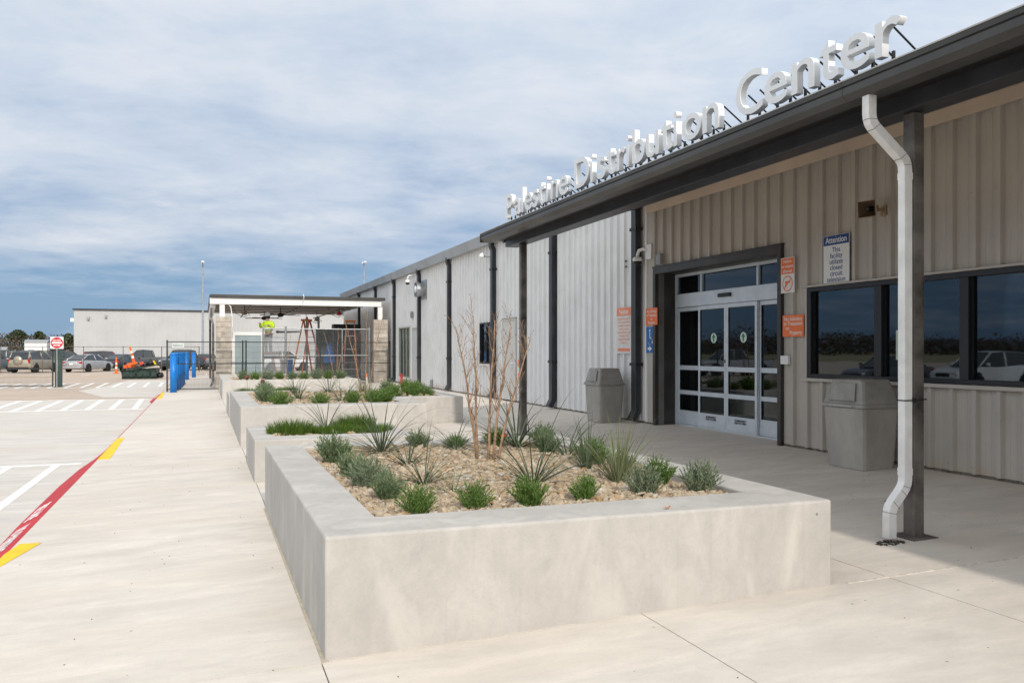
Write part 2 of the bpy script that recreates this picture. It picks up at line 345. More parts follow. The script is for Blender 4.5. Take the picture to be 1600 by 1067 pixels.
# ---- kerb: upright painted face, let down to a sloped apron where the walk meets the lane
def apron_w(y):
    pts = [(-12, 0.02), (7.2, 0.02), (8.0, 0.20), (9.8, 0.24), (12.5, 0.25), (14.2, 0.22), (17.4, 0.03), (30.8, 0.03), (32.0, 0.22), (35.6, 0.22), (36.8, 0.03), (58, 0.03)]
    for (a, wa), (b, wb) in zip(pts[:-1], pts[1:]):
        if a <= y <= b: return wa+(wb-wa)*(y-a)/(b-a)
    return 0.02
ys = [-12+i*0.35 for i in range(201)]
vs = []; fs = []
for y in ys:
    wd = apron_w(y); z1 = gz(KX)+0.002
    vs += [(KX+0.015, y, z1), (KX-wd*0.04, y, z1-0.002), (KX-wd, y, ZR+0.006), (KX-wd-0.004, y, ZR-0.05)]
for i in range(len(ys)-1):
    for j in range(3): fs.append((i*4+j, i*4+j+1, i*4+4+j+1, i*4+4+j))
mb = MB(); mb.add(vs, fs); kerb = struct(mb.build('kerb', M_RED, smooth=False))
ROAD_ROT = None
def apron_text(txt, size, y, px=0.5):
    wd = apron_w(y); d = Vector((-wd, 0, ZR-gz(KX))); L = d.length; up = -d.normalized(); right = Vector((0, -1, 0)); nor = right.cross(up)
    rot = Matrix((right, up, nor)).transposed()
    base = Vector((KX, y, gz(KX)))+d*0.80+nor*0.005
    t = text('lettering', txt, size, M_LINE, kerb, rot, base, 0.0005, 0.004, 'LEFT', 1.0); return t
apron_text('FIRE LANE', 0.20, 10.75); apron_text('NO PARKING', 0.20, 9.45)
apron_text('FIRE LANE', 0.20, 34.6)
def mark(name, poly, mat, parent, h=0.004):
    m = MB(); m.prism(poly, (0, 0, h)); return m.build(name, mat, parent)
for poly in ([(-1.50, 7.25), (-1.30, 8.24), (-1.47, 8.27), (-1.515, 7.9), (-1.515, 7.25)][::-1], [(-1.33, 14.28), (-1.40, 17.75), (-1.515, 17.6), (-1.505, 14.28)], [(-1.33, 31.6), (-1.42, 36.5), (-1.515, 36.6), (-1.505, 31.6)]):
    mark('kerb_marking', [(x, y, gz(x)+0.001) for x, y in poly], M_YEL, walk)
# ---- white hatching on the road
def line(a, b, wd, parent=road, mat=M_LINE, z=ZR+0.001, h=0.004):
    a = Vector((*a, z)); b = Vector((*b, z)); s = (b-a).normalized().cross(Vector((0, 0, 1)))*wd/2
    mark('lane_marking', [a-s, b-s, b+s, a+s][::-1], mat, parent, h)
line((-14, 14.85), (-1.80, 14.95), 0.13)
for i in range(8):                          # near hatch, slanting towards the camera
    x = -2.14-0.62*i*1.05; line((x, 14.84), (x-0.06, 8.4), 0.12, h=0.003)
line((-16, 28.35), (-1.72, 28.4), 0.14); line((-16, 34.2), (-1.9, 34.3), 0.14)
for i in range(14):
    x = -1.95-0.66*i; line((x-0.15, 34.1), (x-0.02, 28.5), 0.17, h=0.003)
line((-16, 45.4), (-1.9, 45.4), 0.14, lot, z=ZR+0.004); line((-16, 51.8), (-2.2, 51.8), 0.14, lot, z=ZR+0.004)
for i in range(16):
    x = -2.0-0.70*i; line((x-0.12, 51.7), (x-0.02, 45.5), 0.17, lot, z=ZR+0.004, h=0.003)
M_YELF = pm('lot_yellow', (0.55, 0.38, 0.10), 0.8, 0.2, 3)
line((-40, 66.0), (-5.5, 66.0), 0.5, lot, M_YELF, ZR-0.003)
for i in range(13): line((-30+2.75*i, 66), (-30+2.75*i, 71.5), 0.12, lot, M_LINEF, ZR-0.003)

# ================================================================== MAIN BUILDING
WX = 7.96
bld = thing('distribution_building', 'long grey ribbed metal warehouse with glass sliding entrance on the right', 'building', (WX, 0, 0))
bld.location = (0, 0, 0)
OPEN = [(10.39, 13.96, -1, 3.11), (2.6, 9.75, 1.235, 2.485), (23.5, 24.66, 1.22, 2.45), (34.0, 36.0, 0.50, 2.60)]
Y0, Y1, ZB, ZT = -11.9, 51.3, 0.262, 4.93
def profile(y0, y1):
    """R-panel trapezoid ribs at 0.305 pitch, two low stiffeners between"""
    pts = []; k = math.floor(y0/0.305)-1
    while k*0.305 < y1+0.4:
        c = k*0.305
        pts += [(c-0.040, 0), (c-0.026, 0.050), (c+0.026, 0.050), (c+0.040, 0)]
        for q in (0.115, 0.19): pts += [(c+q-0.012, 0), (c+q, 0.005), (c+q+0.012, 0)]
        k += 1
    out = []
    def at(y):
        for (a, ha), (b, hb) in zip(pts[:-1], pts[1:]):
            if a <= y <= b: return ha+(hb-ha)*(y-a)/(b-a+1e-9)
        return 0
    out = [(y0, at(y0))]+[p for p in pts if y0 < p[0] < y1]+[(y1, at(y1))]
    return out
def panel(y0, y1, z0, z1, mat, parent, off=0.0):
    pr = profile(y0, y1); vs = []; fs = []
    for (y, h) in pr: vs += [(WX-h-off, y, z0), (WX-h-off, y, z1), (WX+0.01-off, y, z0), (WX+0.01-off, y, z1)]
    n = len(pr)
    for i in range(n-1):
        a = i*4; b = a+4
        fs += [(a, b, b+1, a+1), (a+2, a+3, b+3, b+2), (a, a+2, b+2, b), (a+1, b+1, b+3, a+3)]
    fs += [(0, 1, 3, 2), ((n-1)*4, (n-1)*4+2, (n-1)*4+3, (n-1)*4+1)]
    m = MB(); m.add(vs, fs); return m.build('wall_panel', mat, parent)
cuts = sorted(set([Y0+i*0.915 for i in range(int((Y1-Y0)/0.915)+1)]+[Y1, 14.25]+[v for o in OPEN for v in o[:2]]))
core = MB()
for a, b in zip(cuts[:-1], cuts[1:]):
    if b-a < 0.02: continue
    segs = [(ZB, ZT)]
    for (oa, ob, z0, z1) in OPEN:
        if a >= oa-1e-4 and b <= ob+1e-4: segs = [(s, e) for s, e in ((ZB, z0), (z1, ZT)) if e-s > 0.05]
    for s, e in segs:
        panel(a+0.0015, b-0.0015, s, e, M_SIDING if a >= 14.2 else M_SIDING_SHADE, bld)
        core.box(WX+0.012, WX+0.13, a, b, 0.0 if s == ZB else s, e)
core.build('wall_core', M_ROOM, bld)
fst = MB(); rg0 = random.Random(2)
k0 = int(Y0/0.305)
for k in range(k0, int(24/0.305)):
    for z in (0.33, 0.95, 1.12, 2.62, 3.35, 4.12):
        y = k*0.305+0.062+rg0.uniform(-.006, .006); zq = z+rg0.uniform(-.01, .01)
        if any(a-0.05 < y < b+0.05 and c-0.03 < zq < d+0.03 for a, b, c, d in OPEN) or rg0.random() < .25: continue
        fst.lathe([(0.007, -0.006), (0.009, 0.0)], 6, (WX-0.0005, y, zq), 'x')
stuff(fst.build('fasteners', pm('rusty_screw', (0.10, 0.075, 0.055), 0.6), bld))
mb = MB(); mb.box(WX+0.002, WX+0.25, 14.0, Y1, -0.3, ZB+0.004); mb.box(WX+0.002, WX+0.25, Y0, 10.38, -0.3, ZB+0.004)
mb.build('foundation_edge', pm('dirty_footing', (0.22, 0.19, 0.16), 0.95, 0.45, 14, 0.6, 30, col2=(0.06, 0.05, 0.045)), bld)
M_ROOFM = pm('roof_metal', (0.35, 0.36, 0.37), 0.5, 0.1, 1)
mb = MB(); mb.prism([(7.70, Y0, 5.00), (40, Y0, 5.9), (40, Y0, 5.6), (7.75, Y0, 4.70)][::-1], (0, Y1+0.12-Y0, 0)); mb.build('roof', M_ROOFM, bld)
mb = MB(); mb.box(8.2, 40, Y1-0.2, Y1, -0.3, 4.9); mb.box(8.2, 40, Y0, Y0+0.2, -0.3, 4.9); mb.box(39.8, 40, Y0+0.2, Y1-0.2, -0.3, 5.5); mb.build('side_wall', M_SIDING, bld)
# eaves gutter of the main roof, in lengths with visible laps
yy = 14.7; 
while yy < Y1:
    e = min(yy+3.05, Y1+0.1)
    m = MB(); m.prism([(7.93, yy, 4.74), (7.80, yy, 4.72), (7.735, yy, 4.80), (7.735, yy, 4.985), (7.72, yy, 5.005), (7.93, yy, 5.005)], (0, e-yy-0.008, 0)); m.build('eaves_gutter', M_SLATE, bld); yy = e
# black rectangular downspouts on the wall with straps
for y in (45.62, 41.0, 36.72, 32.15, 27.88, 23.22, 18.78, 14.62):
    m = MB()
    m.rtube([(7.80, y, 4.78), (7.80, y, 4.62), (7.855, y, 4.50), (7.855, y, gz(7.9)+0.22), (7.76, y, gz(7.9)+0.05)], (0, 1, 0), 0.095, 0.062)
    d = m.build('downspout', M_DARK, bld, 0.012)
    for z in (3.95, 1.35): m = MB(); m.box(7.78, 7.93, y-0.13, y+0.13, z-0.03, z+0.03); m.build('strap', M_BLACK, d)
mb = MB(); mb.box(WX-0.05, WX+0.0, 14.06, 14.26, ZB, 4.3); mb.build('corner_trim', M_SIDING_SHADE, bld, 0.006)
# room behind the glass
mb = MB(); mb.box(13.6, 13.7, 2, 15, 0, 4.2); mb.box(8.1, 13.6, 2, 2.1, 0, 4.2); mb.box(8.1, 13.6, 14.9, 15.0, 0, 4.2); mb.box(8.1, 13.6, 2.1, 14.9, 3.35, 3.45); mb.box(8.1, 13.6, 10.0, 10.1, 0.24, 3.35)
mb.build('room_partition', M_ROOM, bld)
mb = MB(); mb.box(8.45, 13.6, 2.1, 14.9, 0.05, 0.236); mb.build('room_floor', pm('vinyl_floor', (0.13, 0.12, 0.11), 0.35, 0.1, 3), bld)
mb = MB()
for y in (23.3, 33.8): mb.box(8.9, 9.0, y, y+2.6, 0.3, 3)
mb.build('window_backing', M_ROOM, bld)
# ---- entrance: dark reveal, aluminium sliding door set
DX = 8.35
mb = MB(); mb.box(7.90, 8.45, 13.961, 14.055, gz(8)-0.05, 3.145); mb.box(7.90, 8.45, 10.305, 10.389, gz(8)-0.05, 3.145); mb.box(7.90, 8.45, 10.389, 13.961, 3.03, 3.145); mb.box(7.895, 7.955, 10.29, 14.07, 3.145, 3.175)
mb.build('entrance_surround', pm('bronze_reveal', (0.045, 0.040, 0.037), 0.4, 0.15, 3), bld, 0.004)
zb = gz(DX)+0.005
mb = MB(); e = 0.045
mb.box(DX-0.03, DX+0.07, 13.905, 13.958, zb, 3.028); mb.box(DX-0.03, DX+0.07, 10.391, 10.445, zb, 3.028)
mb.box(DX-0.035, DX+0.07, 10.446, 13.904, 2.975, 3.027); mb.box(DX-0.06, DX+0.08, 10.446, 13.904, 2.41, 2.655)
for y in (13.08, 11.44): mb.box(DX-0.028, DX+0.06, y-0.025, y+0.025, 2.656, 2.974)
mb.box(DX-0.05, DX+0.07, 10.446, 13.904, zb-0.01, zb+0.012)
edoor = mb.build('entrance_door', M_ALU, bld, 0.004)
def leaf(ya, yb, x, name):
    m = MB(); s = 0.055; t = 0.045; top = 2.405
    m.box(x, x+t, ya, ya+s, zb+0.014, top); m.box(x, x+t, yb-s, yb, zb+0.014, top)
    for z0, z1 in ((top-0.07, top-0.001), (1.26, 1.34), (0.81, 0.885), (zb+0.016, 0.515)): m.box(x+0.002, x+t-0.002, ya+s, yb-s, z0, z1)
    m.box(x-0.006, x+0.0, ya+0.02, yb-0.02, zb+0.05, zb+0.14)
    m.build(name, M_ALU, edoor, 0.003, seg=1)
    for z0, z1 in ((1.34, top-0.07), (0.885, 1.26), (0.515, 0.81)):
        m = MB(); m.box(x+0.018, x+0.026, ya+s, yb-s, z0, z1); m.build('glass_pane', M_GLASSD, edoor)
        m = MB()                                           # black gasket round the pane
        for (a, b, c, d) in ((ya+s, ya+s+0.012, z0, z1), (yb-s-0.012, yb-s, z0, z1), (ya+s+0.012, yb-s-0.012, z0, z0+0.012), (ya+s+0.012, yb-s-0.012, z1-0.012, z1)): m.box(x+0.008, x+0.0175, a, b, c, d)
        m.build('gasket', M_BLACK, edoor)
leaf(13.10, 13.90, DX+0.0, 'sidelight'); leaf(12.275, 13.13, DX-0.052, 'door_leaf'); leaf(11.42, 12.268, DX-0.052, 'door_leaf'); leaf(10.45, 11.44, DX+0.0, 'sidelight')
for a, b in ((13.105, 13.904), (11.465, 13.055), (10.446, 11.415)):
    m = MB(); m.box(DX+0.012, DX+0.02, a, b, 2.656, 2.974); m.build('glass_pane', M_GLASSD, edoor)
mb = MB(); mb.box(DX-0.10, DX-0.061, 12.10, 12.46, 2.52, 2.585); mb.build('motion_sensor', M_BLACK, edoor, 0.012)
mb = MB(); mb.box(DX-0.060, DX-0.053, 12.28, 12.31, 1.40, 1.46); mb.build('lock', M_BLACK, edoor, 0.004)
M_DECG = pm('decal_green', (0.02, 0.20, 0.10), 0.5); M_DECW = pm('decal_pale', (0.62, 0.74, 0.66), 0.5)
for yc in (12.66, 11.80):
    m = MB(); m.lathe([(0.088, 0), (0.088, 0.002)], 20, (DX-0.037, yc, 1.83), 'x'); d = m.build('arrow_decal', M_DECW, edoor)
    m = MB(); x = DX-0.040; m.prism([(x, yc+0.058, 1.835), (x, yc, 1.90), (x, yc-0.058, 1.835), (x, yc-0.02, 1.835), (x, yc-0.02, 1.765), (x, yc+0.02, 1.765), (x, yc+0.02, 1.835)], (0.002, 0, 0)); m.build('arrow_mark', M_DECG, edoor)
for i, yc in enumerate((12.72, 11.86)):
    text('lettering', 'IN EMERGENCY\nPUSH TO OPEN', 0.045, M_BLACK, edoor, WALLROT, (DX-0.0575, yc, 0.44), 0.0005, 0.001, 'CENTER', 0.9)
# ---- strip window of the office
mb = MB(); fy0, fy1, fz0, fz1 = 2.6, 9.75, 1.235, 2.485
mb.box(7.915, 8.06, fy0, fy1, fz0, fz0+0.055); mb.box(7.915, 8.06, fy0, fy1, fz1-0.06, fz1)
mb.box(7.915, 8.06, fy1-0.075, fy1, fz0+0.055, fz1-0.06)
mull = [8.43, 7.15, 5.85, 4.55, 3.3]
for y in mull: mb.box(7.917, 8.058, y-0.06, y+0.06, fz0+0.055, fz1-0.06)
wf = mb.build('window_frame', M_BLKF, bld, 0.004)
for a, b in zip([fy1-0.075]+[y-0.06 for y in mull[:-1]], [y+0.06 for y in mull]):
    m = MB(); m.box(7.985, 7.995, b, a, fz0+0.055, fz1-0.06); m.build('glass_pane', M_GLASSW, wf)
    for q in (b+0.0, a-0.02): m = MB(); m.box(7.965, 7.984, q, q+0.02, fz0+0.06, fz1-0.065); m.build('gasket', M_BLACK, wf)
mb = MB(); mb.box(7.87, 7.955, 2.6, 9.82, fz0-0.045, fz0-0.002); mb.box(7.88, 7.955, 2.6, 9.82, fz1+0.002, fz1+0.03); mb.build('window_trim', M_SIDING_SHADE, bld, 0.004)
mb = MB(); mb.box(7.975, 7.984, 8.05, 8.19, 1.50, 1.86); mb.build('window_notice', pm('pale_green_paper', (0.50, 0.58, 0.50), 0.7), wf)
# ---- far windows and doors
def simple_window(y0, y1, z0, z1, frame, gl, bars):
    m = MB(); t = 0.05
    m.box(7.90, 8.05, y0, y0+t, z0, z1); m.box(7.90, 8.05, y1-t, y1, z0, z1); m.box(7.90, 8.05, y0+t, y1-t, z0, z0+t); m.box(7.90, 8.05, y0+t, y1-t, z1-t, z1)
    f = m.build('window_frame', frame, bld, 0.004)
    ys_ = [y0+t]+[y0+t+(y1-y0-2*t)*q for q in bars]+[y1-t]
    for a, b in zip(ys_[:-1], ys_[1:]):
        m = MB(); m.box(7.97, 7.98, a+0.015, b-0.015, z0+t, z1-t); m.build('glass_pane', gl, f)
    m = MB()
    for q in ys_[1:-1]: m.box(7.93, 8.0, q-0.015, q+0.015, z0+t, z1-t)
    m.build('mullion', frame, f)
    m = MB(); m.box(7.84, 7.955, y0-0.04, y1+0.04, z0-0.05, z0-0.002); m.build('sill', M_SIDING, f)
M_GREENF = pm('pale_window_frame', (0.42, 0.43, 0.36), 0.45); M_GG = glass('green_glass', (0.10, 0.25, 0.17), 1.5, 1.0)
simple_window(34.0, 36.0, 0.50, 2.60, M_GREENF, M_GG, (0.33, 0.66)); simple_window(23.5, 24.66, 1.22, 2.45, M_BLKF, M_GLASSW, (0.5,))
for y0, y1, mat in ((32.36, 33.31, pm('door_pale_grey', (0.56, 0.565, 0.56), 0.4, 0.03, 3)), (21.5, 22.42, pm('door_pale_beige', (0.60, 0.585, 0.55), 0.4, 0.03, 3))):
    m = MB(); z0 = 0.27; m.box(7.875, 7.925, y0, y1, z0, 2.42); d = m.build('metal_door', mat, bld, 0.004)
    m = MB(); m.box(7.865, 7.93, y0-0.07, y0-0.004, z0, 2.49); m.box(7.865, 7.93, y1+0.004, y1+0.07, z0, 2.49); m.box(7.865, 7.93, y0-0.004, y1+0.004, 2.425, 2.49); m.box(7.82, 7.93, y0-0.1, y1+0.1, 2.495, 2.52); m.build('door_frame', mat, d, 0.003)
    m = MB(); m.tube([(7.875, y0+0.09, 1.27), (7.82, y0+0.09, 1.27), (7.82, y0+0.2, 1.27)], 0.014, 8); m.build('handle', M_ALU, d)
    m = MB()
    for z in (0.5, 1.35, 2.2): m.box(7.866, 7.874, y1-0.03, y1-0.003, z, z+0.12)
    m.build('hinge', M_ALU, d)

# ================================================================== CANOPY
CY0, CY1 = -10.0, 14.60
can = thing('entrance_canopy', 'dark metal canopy on steel posts over the entrance walk', 'canopy', (0, 0, 0))
yy = CY0
while yy < CY1-0.01:
    e = min(yy+3.075, CY1)
    m = MB(); m.prism([(4.90, yy, 3.555), (4.745, yy, 3.555), (4.70, yy, 3.60), (4.70, yy, 3.652), (4.712, yy, 3.657), (4.712, yy, 3.663), (4.695, yy, 3.668), (4.69, yy, 3.705), (4.90, yy, 3.712)], (0, e-yy-0.004, 0))
    m.build('gutter', M_GUT, can); yy = e
mb = MB(); mb.rtube([(4.694, CY0, 3.711), (4.694, CY1, 3.711)], (1, 0, 0), 0.010, 0.005); mb.build('gutter_lip', pm('lip_highlight', (0.50, 0.49, 0.47), 0.45, 0.15, 3), can)  # bright metal edge, its highlight put into the pale colour
mb = MB(); mb.prism([(4.80, CY0, 3.72), (7.93, CY0, 4.60), (7.93, CY0, 4.56), (4.80, CY0, 3.685)][::-1], (0, CY1-CY0, 0)); mb.build('roof_sheet', M_SLATE, can)
mb = MB(); mb.box(4.79, 4.83, CY0, CY1, 3.713, 3.765); mb.build('roof_edge_trim', M_SLATE, can, 0.004)
# channel beam: web with flanges
mb = MB(); mb.prism([(5.13, CY0, 3.475), (5.36, CY0, 3.475), (5.36, CY0, 3.50), (5.17, CY0, 3.50), (5.17, CY0, 3.69), (5.36, CY0, 3.69), (5.36, CY0, 3.715), (5.13, CY0, 3.715)][::-1], (0, CY1-0.12-CY0, 0))
mb.build('beam', M_DARK, can, 0.004)
mb = MB(); mb.box(4.905, 5.128, CY0, CY1-0.02, 3.60, 3.62); mb.build('eaves_soffit', M_BLACK, can)
# ceiling of the canopy: pale panels running across, each its own piece
for i in range(27):
    y0 = CY0+i*0.915; y1 = min(y0+0.912, CY1-0.04)
    if y1 - y0 < 0.1: continue
    vs = []; fs = []; k = 0
    prof = [(y0, 0), (y0+0.02, 0.012), (y0+0.28, 0.012), (y0+0.30, 0), (y0+0.33, 0.012), (y0+0.58, 0.012), (y0+0.60, 0), (y0+0.63, 0.012), (y1-0.02, 0.012), (y1, 0)]
    for y, h in prof:
        for x in (5.34, 7.93): vs += [(x, y, 3.70+(x-5.34)*0.281-h+0.012), (x, y, 3.70+(x-5.34)*0.281+0.02)]
    for j in range(len(prof)-1):
        a = j*4; b = a+4; fs += [(a, a+2, b+2, b), (a+1, b+1, b+3, a+3)]
    m = MB(); m.add(vs, fs); m.build('soffit_panel', M_SOFFIT, can)
mb = MB(); mb.prism([(7.925, CY0, 4.20), (7.90, CY0, 4.20), (7.885, CY0, 4.34), (7.70, CY0, 4.352), (7.925, CY0, 4.42)][::-1], (0, CY1-0.3-CY0, 0)); mb.build('soffit_trim', M_SOFFIT, can)
mb = MB(); mb.prism([(5.13, CY1-0.1, 3.56), (7.92, CY1-0.1, 4.35), (7.92, CY1-0.1, 4.55), (5.0, CY1-0.1, 3.72)], (0, 0.10, 0)); mb.build('end_fascia', M_DARK, can)
mb = MB(); mb.box(4.69, 4.90, CY1-0.0, CY1+0.012, 3.555, 3.715); mb.build('gutter_end_cap', M_GUT, can)
for y in (5.16, 13.85, -3.55):
    m = MB(); m.box(5.20, 5.31, y, y+0.11, gz(5.2)-0.02, 3.474); c = m.build('column', M_STEEL, can, 0.012)
    m = MB(); m.box(5.13, 5.38, y-0.07, y+0.18, gz(5.2)-0.005, gz(5.2)+0.012); m.build('base_plate', M_STEEL, c)
# white downspout strapped to the near column
dsp = thing('white_downspout', 'white rectangular downspout strapped to the near canopy post', 'downspout', (5.14, 5.185, gz(5)))
dsp.location = (0, 0, 0)
pth = [(4.79, 5.185, 3.56), (4.79, 5.185, 3.42), (4.794, 5.185, 3.385), (4.806, 5.185, 3.352), (4.828, 5.185, 3.325), (5.098, 5.185, 3.11), (5.121, 5.185, 3.085), (5.135, 5.185, 3.05), (5.14, 5.185, 3.01), (5.14, 5.185, 0.62), (5.136, 5.185, 0.585), (5.122, 5.185, 0.55), (5.10, 5.185, 0.52), (5.02, 5.185, 0.432), (5.0, 5.185, 0.405), (4.989, 5.185, 0.375), (4.985, 5.185, 0.335), (4.985, 5.185, gz(5)+0.02)]
mb = MB(); mb.rtube(pth, (0, 1, 0), 0.035, 0.04); mb.build('pipe', M_WHITED, dsp, 0.006)
for z in (2.965, 0.67): mb = MB(); mb.box(5.098, 5.182, 5.1475, 5.2225, z-0.028, z+0.028); mb.build('coupling', M_WHITED, dsp, 0.003)
mb = MB()                                    # crimped bends: dark seams
for (p, q) in (((4.795, 3.375), (0.06, 1)), ((4.83, 3.318), (0.6, 0.8)), ((5.09, 3.112), (0.6, 0.8)), ((5.138, 3.05), (0.1, 1)), ((5.13, 0.555), (0.3, 1)), ((5.10, 0.508), (0.7, 0.7)), ((5.02, 0.425), (0.7, 0.7)), ((4.987, 0.36), (0.2, 1))):
    t = Vector((q[0] if p[1] > 1 else q[0], 0, -q[1] if p[1] > 1 else q[1])).normalized(); n_ = Vector((0, 1, 0)).cross(t)
    mb.obox((p[0], 5.185, p[1]), Vector((0, 1, 0))*0.0362, n_*0.0412, t*0.0016)
mb.build('crimp_seam', pm('crimp_dark_grey', (0.12, 0.115, 0.11), 0.8), dsp)
mb = MB(); mb.tube([(5.098, 5.145, 1.225), (5.098, 5.225, 1.225), (5.20, 5.275, 1.23), (5.32, 5.275, 1.23), (5.32, 5.152, 1.23), (5.19, 5.145, 1.225), (5.098, 5.145, 1.225)], 0.005, 6); mb.tube([(5.19, 5.15, 1.225), (5.185, 5.09, 1.20)], 0.005, 6); mb.box(5.175, 5.20, 5.135, 5.155, 1.21, 1.245); mb.build('cable_tie', M_BLACK, dsp)
# drain debris at its foot
rng = random.Random(3); mb = MB()
for i in range(70):
    a = rng.uniform(0, 2*PI); q = rng.random()**0.5; x = 4.93+math.cos(a)*q*0.13; y = 5.13+math.sin(a)*q*0.07; s = rng.uniform(0.004, 0.012)
    mb.obox((x, y, gz(x)+0.004), (s*math.cos(a), s*math.sin(a), 0), (-s*0.6*math.sin(a), s*0.6*math.cos(a), 0.001), (0, 0, 0.003))
tag(stuff(mb.build('leaf_debris', pm('dead_leaf_bits', (0.06, 0.05, 0.04), 0.9, 0.3, 60))), 'small heap of dark leaf debris at foot of white downspout', 'debris')
# fallen leaves and specks on the concrete
M_DRYLEAF = pm('dry_leaf', (0.45, 0.24, 0.10), 0.8, 0.3, 40)
for i, (x, y, z, a, s, l) in enumerate(((2.64, 4.52, 0.660, 0.4, 0.035, 'dry brown leaf lying on front rim of nearest planter'), (1.55, 3.22, gz(1.55)+0.004, 2.0, 0.04, 'curled orange leaf on the concrete in front of nearest planter'), (5.33, 4.75, gz(5.3)+0.004, 1.0, 0.018, 'tiny dark leaf in the shade beside the near canopy post'), (6.1, 6.4, gz(6.1)+0.004, 0.3, 0.025, 'small dark leaf on shaded walk below the office window'))):
    m = MB(); n = 6; c = Vector((x, y, z)); u = Vector((math.cos(a), math.sin(a), 0)); v = Vector((-u.y, u.x, 0)); vs = []
    for j in range(n+1):
        t = j/n*2-1; wd = 0.28*s*(1-t*t); vs += [c+u*t*s+v*wd+Vector((0, 0, 0.25*s*t*t+0.004)), c+u*t*s-v*wd+Vector((0, 0, 0.25*s*t*t)), ]
    m.add(vs, [(2*j, 2*j+1, 2*j+3, 2*j+2) for j in range(n)]); tag(m.build('fallen_leaf', M_DRYLEAF if i < 2 else pm('dark_leaf', (0.04, 0.03, 0.025), 0.9)), l, 'leaf')

rng = random.Random(11); mb = MB()
for i in range(260):
    x = rng.uniform(KX+.1, 7.6); y = rng.uniform(1.6, 14.0)**1.0; s = rng.uniform(.0014, .0036)*(1+.05*y); a = rng.uniform(0, 6.3)
    if .5 < x < 3.9 and 4.3 < y < 9.05: continue
    mb.obox((x, y, gz(x)+s*.4), (s*math.cos(a), s*math.sin(a), 0), (-s*.6*math.sin(a), s*.6*math.cos(a), 0), (0, 0, s*.5))
tag(stuff(mb.build('grit', pm('grit_dark', (0.16, 0.13, 0.10), 0.95, 0.4, 50))), 'scattered dark grit on the concrete walk', 'grit')
# ================================================================== ROOFTOP SIGN
sgn = thing('rooftop_sign', 'white raised letters spelling the centre name along the canopy edge', 'sign', (5.35, 10, 3.9))
sgn.location = (0, 0, 0)
TXT = [('P', 14.98), ('a', 14.53), ('l', 14.13), ('e', 13.99), ('s', 13.61), ('t', 13.33), ('i', 13.00), ('n', 12.80), ('e', 12.46),
       ('D', 11.86), ('i', 11.29), ('s', 11.06), ('t', 10.76), ('r', 10.45), ('i', 10.17), ('b', 10.00), ('u', 9.63), ('t', 9.26), ('i', 8.95), ('o', 8.76), ('n', 8.32),
       ('C', 7.68), ('e', 7.19), ('n', 6.77), ('t', 6.38), ('e', 6.10), ('r', 5.69)]
ENDS = {8: 12.06, 20: 7.93, 26: 5.41}
for i, (ch, y) in enumerate(TXT):
    me = text_mesh(ch, 0.64, 0.036, 0.003, 'LEFT')
    x0 = min(v.co.x for v in me.vertices); x1 = max(v.co.x for v in me.vertices); end = ENDS.get(i, TXT[min(i+1, 26)][1]+0.035)
    k = 1.0 if ch in 'il' else max(0.85, min(1.3, (y-end)/(x1-x0)))
    me.transform(Matrix.Diagonal((k, 1, 1, 1)) @ Matrix.Translation((-x0, 0, 0)))
    me.materials.clear(); me.materials.append(M_SIGNW); xform(me, WALLROT, (5.35, y, 4.06)); link('letter', me, sgn, 0.003, seg=1)
mb = MB(); mb.box(5.39, 5.41, 5.35, 15.0, 3.97, 4.0)
mb.build('mounting_rail', M_DARK, sgn)
for ch, y in TXT:
    for dy in ((0.12,) if ch in 'iltr' else (0.10, 0.30)):
        m = MB(); m.tube([(5.40, y-dy, 4.30), (5.85, y-dy-0.02, 3.97)], 0.009, 6); m.box(5.388, 5.408, y-dy-0.012, y-dy+0.012, 3.92, 4.10); m.build('strut', M_BLACK, sgn)

# ================================================================== SIGNS AND FITTINGS ON THE WALL
SX = WX-0.0525
def sign_plate(name, label, y0, y1, z0, z1, mat, x=SX, r=0.0, cat='sign'):
    t = thing(name, label, cat, (x, (y0+y1)/2, z0)); t.location = (0, -(y0+y1)/2*(1-x/7.96), 0)
    m = MB(); m.box(x-0.004, x, y1, y0, z0, z1); m.build('plate', mat, t, 0.0)
    m = MB()
    for z in (z0+0.025, z1-0.025): m.lathe([(0.006, -0.006), (0.006, 0)], 8, (x-0.004, (y0+y1)/2, z), 'x')
    m.build('screw', M_ALU, t); return t
def face(name, t, y0, y1, z0, z1, mat, x):
    m = MB(); m.box(x-0.0015, x, y1, y0, z0, z1); return m.build(name, mat, t)
def words(t, rows, y, x, mat, fit):
    for s, size, z in rows: text('lettering', s, size, mat, t, WALLROT, (x, y, z), 0.0004, size*0.012, 'CENTER', 1.0, fit)
# orange and white notice on the grey wall
t = sign_plate('notice_sign', 'tall faded white notice with orange heading left of black downspout', 15.44, 14.80, 1.55, 2.48, pm('faded_white', (0.66, 0.64, 0.61), 0.5, 0.05, 6))
M_FADEO = pm('faded_orange', (0.80, 0.24, 0.12), 0.5, 0.05, 5)
face('header', t, 15.42, 14.82, 2.31, 2.47, M_FADEO, SX-0.0045); words(t, [('Notice', 0.14, 2.345)], 15.12, SX-0.0062, M_SIGNF, 0.40)
words(t, [(s, 0.062, 2.23-0.068*i) for i, s in enumerate(('Beyond this point all', 'persons and vehicles', 'are subject to search', 'on this property', 'Authorized entry only', 'All visitors must', 'register at the desk', 'Thank you'))], 15.12, SX-0.0045, M_FADEO, 0.54)
face('footer', t, 15.38, 14.86, 1.60, 1.66, M_FADEO, SX-0.0045); t.location.y += 0.20
t = sign_plate('no_soliciting_sign', 'small orange no soliciting sign above blue sign beside black downspout', 14.42, 13.98, 2.09, 2.41, M_ORANGE, WX-0.0565)
